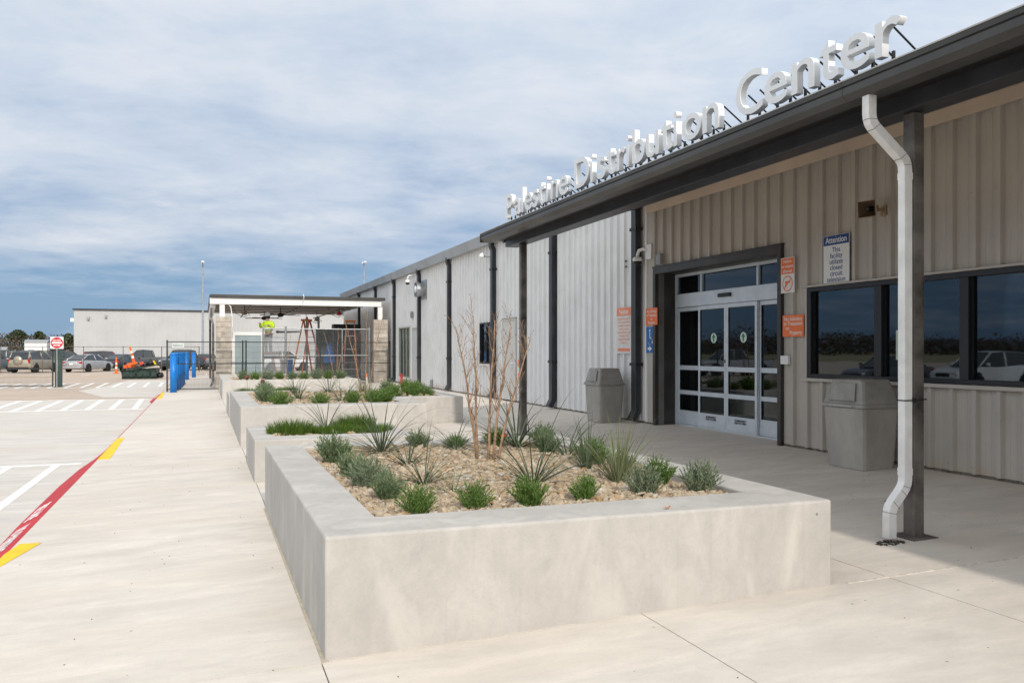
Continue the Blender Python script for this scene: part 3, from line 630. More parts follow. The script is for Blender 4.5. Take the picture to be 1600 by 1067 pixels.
words(t, [('No Soliciting', 0.068, 2.325), ('or Trespassing', 0.068, 2.255), ('on', 0.068, 2.185), ('Property', 0.068, 2.115)], 14.20, WX-0.0622, M_SIGNF, 0.38)
t = sign_plate('accessible_sign', 'narrow blue accessible entrance sign under small orange sign', 14.40, 14.10, 1.57, 2.06, M_BLUEA, WX-0.055)
mb = MB(); x = WX-0.0605; yc = 14.25
mb.lathe([(0.024, 0), (0.024, 0.001)], 12, (x, yc+0.01, 1.99), 'x'); mb.obox((x+0.0004, yc+0.01, 1.90), (0.0004, 0, 0), (0, 0.012, 0), (0, 0, 0.06)); mb.obox((x+0.0004, yc-0.03, 1.845), (0.0004, 0, 0), (0, 0.04, 0), (0, 0, 0.011)); mb.obox((x+0.0004, yc-0.075, 1.80), (0.0004, 0, 0), (0, 0.012, -0.004), (0, 0.02, 0.05))
for i in range(16):
    a0 = PI*0.55+i*PI*1.25/16; a1 = a0+PI*1.25/16*1.05; am = (a0+a1)/2; mb.obox((x+0.0004, yc+0.01-math.cos(am)*-0.075, 1.80+math.sin(am)*0.075), (0.0004, 0, 0), (0, math.cos(am)*0.009, math.sin(am)*0.009), (0, -math.sin(am)*0.016, math.cos(am)*0.016))
mb.build('wheelchair_symbol', M_SIGNF, t)
mb = MB(); mb.prism([(x, yc-0.07, 1.65), (x, yc+0.03, 1.70), (x, yc+0.03, 1.67), (x, yc+0.09, 1.67), (x, yc+0.09, 1.63), (x, yc+0.03, 1.63), (x, yc+0.03, 1.60)], (0.001, 0, 0)); mb.build('arrow', M_SIGNF, t)
t = sign_plate('weapons_sign', 'white and orange no weapons notice at top right of the entrance', 10.37, 10.07, 2.44, 2.95, M_SIGNF)
face('header', t, 10.36, 10.08, 2.715, 2.94, M_ORANGE, SX-0.0045); words(t, [('Notice', 0.064, 2.875), ('no weapons', 0.064, 2.805), ('allowed', 0.064, 2.735)], 10.22, SX-0.0062, M_SIGNF, 0.25)
mb = MB(); x = SX-0.0055; yc, zc = 10.22, 2.575
for i in range(28):
    a = 2*PI*i/28; mb.obox((x, yc+math.cos(a)*0.105, zc+math.sin(a)*0.105), (0.0006, 0, 0), (0, math.cos(a)*0.008, math.sin(a)*0.008), (0, -math.sin(a)*0.0125, math.cos(a)*0.0125))
mb.obox((x, yc, zc), (0.0006, 0, 0), (0, 0.0055, 0.0055), (0, 0.07, -0.07))
mb.prism([(x, yc+0.06, zc+0.035), (x, yc-0.065, zc+0.035), (x, yc-0.065, zc+0.01), (x, yc-0.0, zc+0.01), (x, yc+0.02, zc-0.02), (x, yc+0.035, zc-0.055), (x, yc+0.065, zc-0.055), (x, yc+0.05, zc+0.0)], (0.0012, 0, 0))
mb.build('prohibition_symbol', M_ORANGE, t)
t = sign_plate('no_soliciting_sign', 'larger orange no soliciting sign between entrance and office window', 10.33, 9.87, 1.81, 2.12, M_ORANGE)
for s, z, dy in (('No Soliciting', 2.04, 0), ('or Trespassing', 1.975, 0), ('on', 1.91, 0.12), ('Property', 1.845, -0.06)):
    text('lettering', s, 0.074, M_SIGNF, t, WALLROT, (SX-0.0045, 10.10+dy, z), 0.0004, 0.001, 'CENTER', 1.0, 0.40)
t = sign_plate('attention_sign', 'white and navy attention sign about closed circuit television above window', 9.46, 8.97, 2.50, 3.15, M_SIGNF)
face('border', t, 9.46, 8.97, 2.50, 2.508, M_BLUES, SX-0.0045); face('header', t, 9.455, 8.975, 3.02, 3.145, M_BLUES, SX-0.0045); words(t, [('Attention', 0.115, 3.048)], 9.215, SX-0.0062, M_SIGNF, 0.40)
words(t, [(s, 0.092, 2.925-0.079*i) for i, s in enumerate(('This', 'facility', 'utilizes', 'closed', 'circuit', 'television'))], 9.215, SX-0.0045, M_BLUES, 0.40)
t = sign_plate('door_notice', 'small white and red notice on far beige wall by beige door', 21.45, 21.05, 0.68, 1.40, M_SIGNF, SX)
face('header', t, 21.43, 21.07, 1.2, 1.38, M_FADEO, SX-0.0045); face('panel', t, 21.43, 21.07, 0.86, 1.02, M_FADEO, SX-0.0045)
t = sign_plate('door_notice', 'little white and red notice on far pale grey door', 32.75, 32.5, 1.30, 1.60, M_SIGNF, 7.872); face('header', t, 32.73, 32.52, 1.40, 1.52, M_FADEO, 7.867)
# card reader, grey box
o = thing('card_reader', 'small white card reader below orange sign right of the entrance', 'card reader', (SX, 10.17, 1.42)); o.location = (0, 0, 0)
mb = MB(); mb.box(SX-0.05, SX, 10.09, 10.26, 1.415, 1.54); mb.build('housing', M_WHITE, o, 0.01); mb = MB(); mb.box(SX-0.052, SX-0.0505, 10.12, 10.23, 1.44, 1.51); mb.build('cover', M_SIGNF, o)
o = thing('light_sensor', 'small grey box above left corner of the entrance', 'wall box', (0, 0, 0))
mb = MB(); mb.box(SX-0.07, SX, 13.67, 13.84, 3.19, 3.38); mb.build('housing', M_GREYP, o, 0.008); mb = MB(); mb.tube([(SX-0.03, 13.75, 3.38), (SX-0.03, 13.75, 3.45)], 0.01, 6); mb.build('conduit', M_GREYP, o)
def dome_camera(loc, label, arm, plate=True, s=1.0):
    """white dome camera on a goose-neck arm; loc = wall point, arm = offset of the dome (x out, y along, z down)"""
    o = thing('security_camera', label, 'camera', loc); x, y, z = 0, 0, 0
    m = MB(); m.box(-0.035, 0, -0.10*s, 0.10*s, -0.14*s, 0.14*s); m.build('back_plate', M_SIGNF, o, 0.006)
    ax, ay, az = arm
    m = MB(); pts = [(0, 0, 0.02), (ax*0.4, ay*0.5, 0.07*s), (ax*0.85, ay*0.9, 0.05*s), (ax, ay, -0.03*s), (ax, ay, az*0.5)]; m.tube(pts, 0.032*s, 10); m.build('arm', M_SIGNF, o, smooth=True)
    m = MB(); m.lathe([(0.03*s, az*0.5), (0.075*s, az*0.55), (0.095*s, az*0.75), (0.095*s, az), (0.088*s, az-0.015)], 18, (ax, ay, 0)); m.build('housing', M_SIGNF, o, smooth=True)
    m = MB(); m.lathe([(0.082*s, az-0.012), (0.075*s, az-0.05*s), (0.05*s, az-0.085*s), (0.01, az-0.10*s)], 18, (ax, ay, 0)); m.build('dome', M_BLACK, o, smooth=True); return o
dome_camera((WX-0.052, 14.17, 3.47), 'white dome camera on bracket left of the entrance', (-0.10, 0.30, -0.14))
dome_camera((WX-0.04, 32.9, 4.52), 'white dome camera high on the far grey wall', (-0.30, 0.2, -0.20), s=1.05)
# horn speaker
o = thing('horn_speaker', 'tan square horn loudspeaker high on the wall behind white downspout', 'loudspeaker', (WX-0.03, 8.33, 3.34))
mb = MB(); d = Vector((-0.95, -0.30, -0.10)).normalized(); a = Vector((0, 0, 1)).cross(d).normalized(); b = d.cross(a)
c0 = Vector((-0.12, 0.02, 0.02)); vs = []
for (q, h) in ((0.0, 0.045), (0.08, 0.05), (0.2, 0.12), (0.205, 0.125)):
    for i, j in ((-1, -1), (1, -1), (1, 1), (-1, 1)): vs.append(c0+d*q+a*h*i+b*h*0.85*j)
for (q, h) in ((0.203, 0.112), (0.09, 0.03)):
    for i, j in ((-1, -1), (1, -1), (1, 1), (-1, 1)): vs.append(c0+d*q+a*h*i+b*h*0.85*j)
fs = [(k*4+j, k*4+(j+1) % 4, k*4+4+(j+1) % 4, k*4+4+j) for k in range(5) for j in range(4)]+[(3, 2, 1, 0), (20, 21, 22, 23)]
mb.add(vs, fs); mb.m = [0]*16+[1]*8+[0]*2; mb.build('horn', [M_HORN, pm('horn_inside', (0.10, 0.06, 0.035), 0.6)], o)
mb = MB(); mb.tube([c0+d*0.1, c0+d*0.19], [0.035, 0.02], 10); mb.build('driver', M_BLACK, o)
mb = MB(); mb.box(-0.0, -0.02, -0.05, 0.05, -0.06, 0.06); mb.tube([(-0.02, 0, 0), (-0.13, 0.02, 0.02)], 0.02, 8); mb.tube([(-0.05, 0, -0.02), (-0.07, -0.06, -0.09), (-0.0, -0.08, -0.03)], 0.006, 6); mb.build('bracket', M_HORN, o)
# exhaust fan and small lights on the far wall
o = thing('exhaust_fan', 'round galvanised exhaust hood sticking out of the far grey wall', 'vent', (WX, 31.6, 3.93))
M_GALV = pm('galvanised', (0.42, 0.43, 0.44), 0.35, 0.12, 6, metal=0.8)
mb = MB(); mb.box(-0.06, -0.03, -0.36, 0.36, -0.36, 0.36); mb.build('flange', M_GALV, o)
mb = MB(); mb.lathe([(0.24, -0.06), (0.24, -0.24), (0.29, -0.26), (0.29, -0.38), (0.26, -0.38), (0.25, -0.28), (0.1, -0.27)], 22, (0, 0, 0), 'x'); mb.build('hood', M_GALV, o, smooth=False)
mb = MB(); mb.lathe([(0.12, -0.28), (0.15, -0.40), (0.05, -0.43)], 16, (0, 0, 0), 'x'); mb.build('motor_cap', M_ALU, o, smooth=True)
for y, z, l in ((23.75, 4.40, 'tiny white lamp high on grey wall beside middle downspout'),):
    o = thing('wall_lamp', l, 'lamp', (WX-0.03, y, z)); mb = MB(); mb.tube([(0, -0.35, -0.06), (-0.12, -0.1, -0.05), (-0.2, 0.02, 0.0)], 0.018, 8); mb.build('arm', M_GREYP, o); mb = MB(); mb.lathe([(0.03, 0.08), (0.085, 0.02), (0.095, -0.05), (0.03, -0.07)], 14, (-0.22, 0.05, 0)); mb.build('lamp_head', M_WHITE, o, smooth=True)
for y, z, l in ((30.35, 0.42, 'little grey outlet box low on the far wall'), (33.5, 3.05, 'little grey box on the wall above the far door'), (15.15, 3.32, 'small dark fixings on pale wall left of black downspout')):
    o = thing('wall_box', l, 'wall box', (WX-0.035, y, z)); mb = MB(); s = 0.09 if z < 3.2 else 0.03
    mb.box(-0.08, 0, -s, s, -s*1.4, s*1.4) if z < 3.2 else (mb.box(-0.02, 0, -s, s, 0.05, 0.09), mb.box(-0.02, 0, -s, s, -0.06, -0.02)); mb.build('housing', M_GREYP if z < 3.2 else M_STEEL, o, 0.004)
    if z < 3.2: mb = MB(); mb.box(-0.09, -0.081, -s*0.7, s*0.7, -s, s); mb.build('lid', M_GALV, o)

# ================================================================== LITTER BINS
def bin_(loc, label):
    o = thing('litter_bin', label, 'bin', loc, 0, 'concrete litter bins by the wall')
    def ring(m, sec):
        n = 12; vs = []
        for (hx, hy, z, c) in sec:
            for (sx, sy) in ((1, 1), (-1, 1), (-1, -1), (1, -1)):
                for k in range(3):
                    a = {(1, 1): 0, (-1, 1): PI/2, (-1, -1): PI, (1, -1): 1.5*PI}[(sx, sy)]+k*PI/4
                    vs.append((sx*(hx-c)+math.cos(a)*c, sy*(hy-c)+math.sin(a)*c, z))
        fs = [(k*n+j, k*n+(j+1) % n, k*n+n+(j+1) % n, k*n+n+j) for k in range(len(sec)-1) for j in range(n)]+[tuple(range(n))[::-1], tuple((len(sec)-1)*n+j for j in range(n))]
        m.add(vs, fs)
    m = MB(); ring(m, [(0.24, 0.30, 0, 0.05), (0.262, 0.325, 0.40, 0.05), (0.275, 0.34, 0.72, 0.05)]); m.build('body', M_BINC, o)
    m = MB(); ring(m, [(0.295, 0.36, 0.725, 0.04), (0.295, 0.36, 0.765, 0.04), (0.275, 0.34, 0.775, 0.04), (0.215, 0.26, 1.045, 0.04), (0.20, 0.245, 1.055, 0.04)]); lid = m.build('lid', M_LID, o)
    m = MB()
    for k, wd in ((-1, 1),):
        vs = [(-0.283, -0.22, 0.80), (-0.283, 0.22, 0.80), (-0.236, 0.19, 1.01), (-0.236, -0.19, 1.01)]
        m.prism(vs, (-0.012, 0, 0.003))
    m.build('flap', M_LID, lid, 0.006)
    m = MB(); m.box(-0.31, -0.29, -0.2, 0.2, 0.735, 0.75); m.build('liner_edge', pm('clear_liner', (0.45, 0.44, 0.42), 0.3), o)
    return o
b1 = bin_((7.46, 15.2, gz(7.46)), 'grey concrete bin against pale grey wall left of entrance')
b2 = bin_((7.46, 8.22, gz(7.46)), 'grey concrete bin under office window behind white downspout')

# ================================================================== PLANTERS
def planter(name, label, poly, top, t, gz_, nst, stone=0.018, seed=1, group='cast concrete planters along the walk', split=None):
    """poly: outer outline (ccw), t: wall thickness per edge (edge i runs poly[i] -> poly[i+1]); real hollow box with gravel inside"""
    o = thing(name, label, 'planter', (poly[0][0], poly[0][1], gz(poly[0][0])), 0, group); o.location = (0, 0, 0)
    n = len(poly)
    def inset(k):
        out = []
        for i in range(n):
            p, q, r = Vector(poly[i-1]), Vector(poly[i]), Vector(poly[(i+1) % n]); d0 = (q-p).normalized(); d1 = (r-q).normalized()
            n0 = Vector((-d0.y, d0.x)); n1 = Vector((-d1.y, d1.x)); a = t[(i-1) % n]*k; b = t[i]*k
            A = p+n0*a; B = q+n1*b; cr = d0.x*d1.y-d0.y*d1.x
            s_ = ((B-A).x*d1.y-(B-A).y*d1.x)/cr; out.append(A+d0*s_)
        return out
    inn = inset(1.0)
    vs = [(p[0], p[1], gz(p[0])-0.06) for p in poly]+[(p[0], p[1], top) for p in poly]+[(p.x, p.y, top) for p in inn]+[(p.x, p.y, gz_-0.12) for p in inn]
    fs = []
    for i in range(n):
        j = (i+1) % n; fs += [(i, j, n+j, n+i), (n+i, n+j, 2*n+j, 2*n+i), (2*n+i, 2*n+j, 3*n+j, 3*n+i)]
    fs.append(tuple(3*n+i for i in range(n)))
    m = MB(); m.add(vs, fs); wall = m.build('wall', M_CAST, o, 0.016, seg=3)
    # gravel bed: soil sheet and a heap of separate stones on it
    m = MB(); m.prism([(p.x, p.y, gz_-0.1) for p in inn], (0, 0, 0.09)); m.build('soil', M_SOIL, o)
    rg = np.random.default_rng(seed)
    xs = [p.x for p in inn]; yl = [p.y for p in inn]
    base = np.array([(-1, -1, -.6), (1, -1, -.7), (1, 1, -.6), (-1, 1, -.7), (-.8, -.7, .6), (.75, -.8, .7), (.7, .8, .55), (-.75, .7, .65), (0, 0, 1.0)])
    bf = [(0, 1, 5, 4), (1, 2, 6, 5), (2, 3, 7, 6), (3, 0, 4, 7), (4, 5, 8), (5, 6, 8), (6, 7, 8), (7, 4, 8)]
    V = []; Fc = []; MI = []
    def inside(x, y):
        c = False
        for i in range(n):
            a, b = inn[i], inn[i-1]
            if (a.y > y) != (b.y > y) and x < (b.x-a.x)*(y-a.y)/(b.y-a.y)+a.x: c = not c
        return c
    k = 0
    for _ in range(nst):
        x, y = rg.uniform(min(xs)+.012, max(xs)-.012), rg.uniform(min(yl)+.012, max(yl)-.012)
        if not inside(x, y): continue
        s_ = stone*rg.lognormal(0, .38); a = rg.uniform(0, 2*PI); ca, sa = math.cos(a), math.sin(a)
        p = base*(1+rg.normal(0, .16, base.shape))*np.array((s_*rg.uniform(.7, 1.3), s_*rg.uniform(.6, 1.0), s_*rg.uniform(.45, .8)))
        tl = rg.normal(0, .35); p[:, 2] += p[:, 0]*tl
        hgt = gz_-0.012+s_*.25+rg.uniform(0, .022)+0.03*noise.noise((x*1.3, y*1.3, seed))
        q = np.stack((p[:, 0]*ca-p[:, 1]*sa+x, p[:, 0]*sa+p[:, 1]*ca+y, p[:, 2]+hgt), 1)
        V += q.tolist(); Fc += [tuple(i+k for i in f) for f in bf]; MI += [int(rg.choice(5, p=(.36, .26, .18, .12, .08)))]*8; k += 9
    me = bpy.data.meshes.new('gravel'); me.from_pydata(V, [], Fc)
    for c in ((0.43, 0.335, 0.225), (0.46, 0.375, 0.27), (0.31, 0.235, 0.165), (0.51, 0.45, 0.37), (0.42, 0.275, 0.14)):
        me.materials.append(pm('stone_%.2f_%.2f' % c[:2], c, 0.8, 0.18, 25))
    me.polygons.foreach_set('material_index', MI); me.update()
    stuff(link('gravel', me, o)); return o
rect = lambda x0, x1, y0, y1: [(x0, y0), (x1, y0), (x1, y1), (x0, y1)]
PT = 0.654
p1 = planter('concrete_planter', 'largest square concrete planter of gravel and shrubs, nearest the viewer', rect(0.59, 3.80, 4.44, 8.93), PT, (0.46, 0.33, 0.26, 0.35), 0.605, 29000, 0.0122, 1)
p2 = planter('concrete_planter', 'low concrete planter of green grass just behind the nearest planter', rect(0.585, 2.60, 10.72, 12.75), 0.53, (0.46, 0.36, 0.30, 0.28), 0.49, 2600, 0.02, 2)
p3 = planter('concrete_planter', 'long stepped concrete planter in the middle with a recessed right end', [(0.585, 14.75), (3.76, 14.75), (3.76, 16.75), (5.02, 16.75), (5.02, 20.6), (0.585, 20.6)], 0.68, (0.55, 0.34, 0.40, 0.34, 0.3, 0.34), 0.635, 6000, 0.025, 3)
p5 = planter('concrete_planter', 'low grass planter at left behind the long stepped planter', rect(0.585, 2.60, 21.2, 23.6), 0.545, (0.46, 0.36, 0.30, 0.30), 0.50, 1500, 0.025, 4)
p6 = planter('concrete_planter', 'long concrete planter of shrubs in front of the fenced pavilion', [(0.585, 28.75), (5.0, 28.75), (5.0, 32.9), (0.585, 32.9)], 0.66, (0.5, 0.34, 0.34, 0.34), 0.615, 2200, 0.03, 5)
p7 = planter('concrete_planter', 'farthest low planter, its corner showing beside the mesh fence', rect(0.585, 3.2, 33.6, 35.6), 0.68, (0.4, 0.34, 0.34, 0.34), 0.63, 500, 0.03, 6)

# ================================================================== PLANTS
def leaf_mat(name, a, b, tr=0.25):
    m = bpy.data.materials.new(name); m.use_nodes = True; t = m.node_tree; bs = t.nodes['Principled BSDF']
    bs.inputs['Roughness'].default_value = 0.55; bs.inputs['Specular IOR Level'].default_value = 0.3
    g = N(t, 'ShaderNodeNewGeometry'); out = mixc(t, g.outputs['Random Per Island'], a, b); t.links.new(out, bs.inputs['Base Color'])
    tl = N(t, 'ShaderNodeBsdfTranslucent'); t.links.new(out, tl.inputs[0]); mx = N(t, 'ShaderNodeMixShader'); mx.inputs[0].default_value = tr
    t.links.new(bs.outputs[0], mx.inputs[1]); t.links.new(tl.outputs[0], mx.inputs[2]); t.links.new(mx.outputs[0], t.nodes['Material Output'].inputs[0]); MATS[name] = m; return m
L_SAGE = leaf_mat('sage_leaf', (0.09, 0.145, 0.062), (0.21, 0.26, 0.14)); L_GREEN = leaf_mat('green_leaf', (0.065, 0.145, 0.022), (0.17, 0.25, 0.065))
L_GREY = leaf_mat('grey_leaf', (0.12, 0.165, 0.092), (0.25, 0.29, 0.19)); L_YUC = leaf_mat('yucca_leaf', (0.050, 0.075, 0.040), (0.105, 0.135, 0.075), 0.1)
L_YUP = leaf_mat('pale_yucca_leaf', (0.12, 0.16, 0.075), (0.24, 0.25, 0.13), 0.15); L_GRASS = leaf_mat('turf_leaf', (0.055, 0.115, 0.012), (0.12, 0.19, 0.03))
L_WOOD = pm('twig_wood', (0.34, 0.215, 0.135), 0.8, 0.2, 30); L_FL = pm('dry_flower', (0.16, 0.05, 0.035), 0.8, 0.3, 40)
def shrub_mesh(seed, h=0.19, w=0.15, stems=115, mat=L_SAGE, tight=0.0):
    rg = random.Random(seed); V = []; Fc = []
    for i in range(stems):
        a = rg.uniform(0, 2*PI); q = rg.random()**0.6; ln = h*(1.05-0.45*q*q)*rg.uniform(0.7, 1.18)
        bx, by = math.cos(a)*q*w*0.45, math.sin(a)*q*w*0.45; ox, oy = math.cos(a)*q*w*0.50, math.sin(a)*q*w*0.50
        P = [Vector((bx+ox*t*t*(1-tight), by+oy*t*t*(1-tight), ln*t)) for t in (0, .25, .5, .75, 1)]
        nl = 15
        for k in range(nl):
            t = 0.12+0.88*k/(nl-1); i0 = min(3, int(t*4)); f_ = t*4-i0; p = P[i0].lerp(P[i0+1], f_); td = (P[i0+1]-P[i0]).normalized()
            b = k*2.4+rg.uniform(-.4, .4); sd = Vector((math.cos(b), math.sin(b), 0)); d = (td*1.0+sd*(0.75 if k < nl-1 else 0.1)).normalized()
            L = h*0.155*rg.uniform(.7, 1.2); wd = L*0.13; s = d.cross(Vector((rg.uniform(-1, 1), rg.uniform(-1, 1), 0.3))).normalized()
            n = len(V); V += [p-s*wd*.6, p+s*wd*.6, p+d*L*.55+s*wd, p+d*L, p+d*L*.55-s*wd]; Fc += [(n, n+1, n+2, n+3, n+4)]
    me = bpy.data.meshes.new('shrub'); me.from_pydata([tuple(v) for v in V], [], Fc); me.materials.append(mat); me.update(); return me
def yucca_mesh(seed, n=42, L=0.55, spread=1.0, mat=L_YUC, wd=0.011, droop=1.0, up=0.0):
    rg = random.Random(seed); V = []; Fc = []
    for i in range(n):
        a = rg.uniform(0, 2*PI); el = R(rg.uniform(10, 68))+up; ln = L*rg.uniform(0.55, 1.15); d = Vector((math.cos(a)*math.cos(el)*spread, math.sin(a)*math.cos(el)*spread, math.sin(el)))
        p = Vector((math.cos(a)*0.02, math.sin(a)*0.02, 0)); S = 9; pts = []
        dr = rg.uniform(0.5, 1.3)*droop
        for k in range(S+1):
            pts.append(p.copy()); p = p+d*ln/S; d = (d+Vector((0, 0, -0.105*dr*(0.5+k/S)))).normalized()
            if p.z < 0.012: p.z = 0.012
        w0 = wd*rg.uniform(.7, 1.2)
        for k in range(S+1):
            tg = (pts[min(k+1, S)]-pts[max(k-1, 0)]).normalized(); s = tg.cross(Vector((0, 0, 1)))
            s = s.normalized() if s.length > 1e-3 else Vector((1, 0, 0)); u = s.cross(tg)
            ww = w0*(1-(k/S)**1.6*0.93); V += [pts[k]-s*ww+u*ww*.5, pts[k], pts[k]+s*ww+u*ww*.5]
        b = len(V)-3*(S+1)
        for k in range(S): Fc += [(b+3*k, b+3*k+1, b+3*k+4, b+3*k+3), (b+3*k+1, b+3*k+2, b+3*k+5, b+3*k+4)]
    me = bpy.data.meshes.new('yucca'); me.from_pydata([tuple(v) for v in V], [], Fc); me.materials.append(mat); me.update(); return me
def grass_mesh(seed, n=900, r=0.3, h=0.16, mat=L_GRASS):
    rg = random.Random(seed); V = []; Fc = []
    for i in range(n):
        a = rg.uniform(0, 2*PI); q = rg.random()**.5*r; x, y = math.cos(a)*q*1.2, math.sin(a)*q*0.8; hh = h*rg.uniform(.5, 1.15)*(1-0.35*(q/r)**2); b = rg.uniform(0, 2*PI); le = rg.uniform(.15, .9)*hh
        tx, ty = x+math.cos(b)*le*.5+math.cos(a)*0.05, y+math.sin(b)*le*.5+math.sin(a)*0.05; mx_, my_ = x+(tx-x)*.35, y+(ty-y)*.35; w_ = 0.0028; c, s = math.cos(b+PI/2)*w_, math.sin(b+PI/2)*w_; k = len(V)
        V += [(x-c, y-s, 0), (x+c, y+s, 0), (mx_+c, my_+s, hh*.62), (mx_-c, my_-s, hh*.62), (tx, ty, hh)]; Fc += [(k, k+1, k+2, k+3), (k+3, k+2, k+4)]
    me = bpy.data.meshes.new('grass'); me.from_pydata(V, [], Fc); me.materials.append(mat); me.update(); return me
SH = [shrub_mesh(1, mat=L_SAGE), shrub_mesh(2, mat=L_GREEN, h=0.17, w=0.16), shrub_mesh(3, mat=L_GREY, h=0.20, w=0.15, stems=100), shrub_mesh(4, mat=L_GREEN, h=0.18, w=0.14, stems=125)]
YU = [yucca_mesh(11, 50, 0.74, 1.0, L_YUC, 0.006, 1.25), yucca_mesh(12, 42, 0.78, 1.0, L_YUC, 0.006, 1.4), yucca_mesh(13, 34, 0.68, 1.0, L_YUC, 0.006, 1.6), yucca_mesh(14, 90, 0.46, 0.75, L_YUP, 0.0042, 0.9, 0.28), yucca_mesh(15, 26, 0.42, 0.7, L_YUC, 0.008, 0.4, 0.3), yucca_mesh(16, 26, 0.46, 0.9, L_YUP, 0.0045, 1.5)]
def plant(name, me, x, y, z, sc, label, cat, group, rz=None):
    o = link(name, me); o.location = (x, y, z); o.rotation_euler = (0, 0, random.uniform(0, 6.28) if rz is None else rz); o.scale = (sc*random.uniform(.9, 1.14), sc*random.uniform(.9, 1.14), sc*random.uniform(.86, 1.12)); o.rotation_euler.x = random.uniform(-.07, .07); o.rotation_euler.y = random.uniform(-.07, .07)
    return tag(o, label, cat, group)
G1 = 'plants in the nearest planter'; z1 = 0.60
for (k, x, y, s, l) in (
    (0, 1.10, 7.70, 1.45, 'tall grey green shrub at the far end of the left rim row, nearest planter'),
    (0, 1.10, 6.75, 1.25, 'grey green shrub second from the far end of the left rim row, nearest planter'),
    (2, 1.13, 6.22, 1.20, 'pale sage shrub midway along the left rim row, nearest planter'),
    (0, 1.17, 5.72, 1.20, 'grey green shrub second from the front corner in the left rim row, nearest planter'),
    (1, 1.24, 5.14, 1.10, 'bright green shrub in the front left corner of nearest planter'),
    (1, 1.62, 5.16, 1.05, 'bright green shrub second from left along the front rim, nearest planter'),
    (3, 1.97, 5.10, 1.05, 'dense green shrub in front of a spiky yucca, middle of front rim, nearest planter'),
    (3, 2.38, 5.14, 1.00, 'lone bright green shrub on the front rim right of middle, nearest planter'),
    (2, 2.85, 5.20, 1.15, 'pale grey shrub on the front rim below the pale upright yucca'),
    (3, 3.24, 5.66, 1.00, 'green shrub by the right rim behind the corner shrub, nearest planter'),
    (2, 3.30, 5.20, 1.15, 'pale sage shrub in the front right corner of nearest planter'),
    (0, 3.22, 6.25, 1.10, 'grey green shrub by the right rim third from the front, nearest planter'),
    (1, 2.46, 8.48, 1.00, 'small green shrub at the back rim left of the bare tree'),
    (3, 2.88, 8.46, 1.10, 'small green shrub at the back rim just behind the bare tree'),
    (0, 2.06, 8.46, 1.05, 'small grey green shrub at the back rim behind a big yucca'),
    (0, 3.12, 7.62, 1.25, 'loose grey green shrub right of the bare tree, nearest planter'),
    (0, 3.32, 8.20, 1.20, 'grey green shrub in the back right corner of nearest planter'),
    (1, 3.25, 6.85, 1.25, 'green shrub half hidden behind the pale upright yucca'),
    (0, 1.33, 8.42, 0.55, 'tiny shrub in the back left corner of nearest planter')):
    plant('shrub', SH[k], x, y, z1, s*random.uniform(.80, .98), l, 'shrub', G1)
for (k, x, y, s, l) in (
    (0, 1.65, 8.30, 1.10, 'large arching yucca at the back left of nearest planter'),
    (2, 1.67, 7.23, 0.95, 'low arching yucca in the left middle of nearest planter'),
    (1, 1.56, 6.23, 0.85, 'sprawling dark yucca behind the left front shrubs, nearest planter'),
    (5, 1.65, 5.76, 0.85, 'thin sparse yucca behind the second front shrub, nearest planter'),
    (0, 2.32, 5.92, 1.00, 'broad spiky yucca in the front middle of nearest planter'),
    (2, 2.39, 8.25, 0.90, 'yucca with flat arching leaves left of the bare tree, back rim'),
    (1, 3.08, 8.34, 1.15, 'dark upright yucca right of the bare tree at the back rim'),
    (3, 2.97, 5.82, 1.30, 'tallest pale upright yucca near the right side of nearest planter'),
    (4, 3.05, 6.54, 1.05, 'short stiff dark yucca behind the pale upright yucca'),
    (2, 3.22, 7.35, 1.10, 'arching yucca by the right rim of nearest planter')):
    plant('yucca', YU[k], x, y, z1, s, l, 'yucca', G1)
# bare multi-stem tree: trunk stems and a crown of twigs
def bare_tree(name, label, x, y, z, h, stems, seed, group=None, detail=1.0):
    rg = random.Random(seed); o = thing(name, label, 'tree', (x, y, z), 0, group)
    tips = []; crown = MB(); buds = MB()
    for (bx, by, tx, ty, hh) in stems:
        m = MB(); pts = []; K = 7
        for k in range(K+1):
            t = k/K; pts.append((bx+(tx-bx)*t**1.3+rg.uniform(-.008, .008), by+(ty-by)*t**1.3+rg.uniform(-.008, .008), -0.05+hh*h*t))
        rr = [0.0145*(1-0.72*k/K) for k in range(K+1)]; m.tube(pts, rr, 8); m.build('trunk', L_WOOD, o, smooth=True)
        for k in range(3, K+1):
            for j in range(max(1, int((2 if k < K-1 else 3)*detail))):
                p = Vector(pts[k-1]).lerp(Vector(pts[k]), rg.random()); a = rg.uniform(0, 2*PI); d = Vector((math.cos(a)*.55, math.sin(a)*.55, 1)).normalized(); L = h*rg.uniform(.10, .30)*(1.1-k/K*.45); q = [p]
                for s in range(4): d = (d+Vector((rg.uniform(-.22, .22), rg.uniform(-.22, .22), .12))).normalized(); q.append(q[-1]+d*L/4)
                r0 = rr[k]*.55; crown.tube(q, [max(.0012, r0*(1-s*.2)) for s in range(5)], 5)
                for u in range(3):
                    p2 = q[1+u]; d2 = (d+Vector((rg.uniform(-.9, .9), rg.uniform(-.9, .9), rg.uniform(-.2, .5)))).normalized(); e = p2+d2*L*rg.uniform(.2, .5); crown.tube([p2, p2.lerp(e, .5)+Vector((0, 0, .006)), e], [.0018, .0014, .0009], 4)
                    if rg.random() < .4: buds.lathe([(.002, -.004), (.004, 0), (.0015, .006)], 5, tuple(e))
    c = crown.build('crown', L_WOOD, o, smooth=True); stuff(buds.build('buds', L_FL, c)); return o
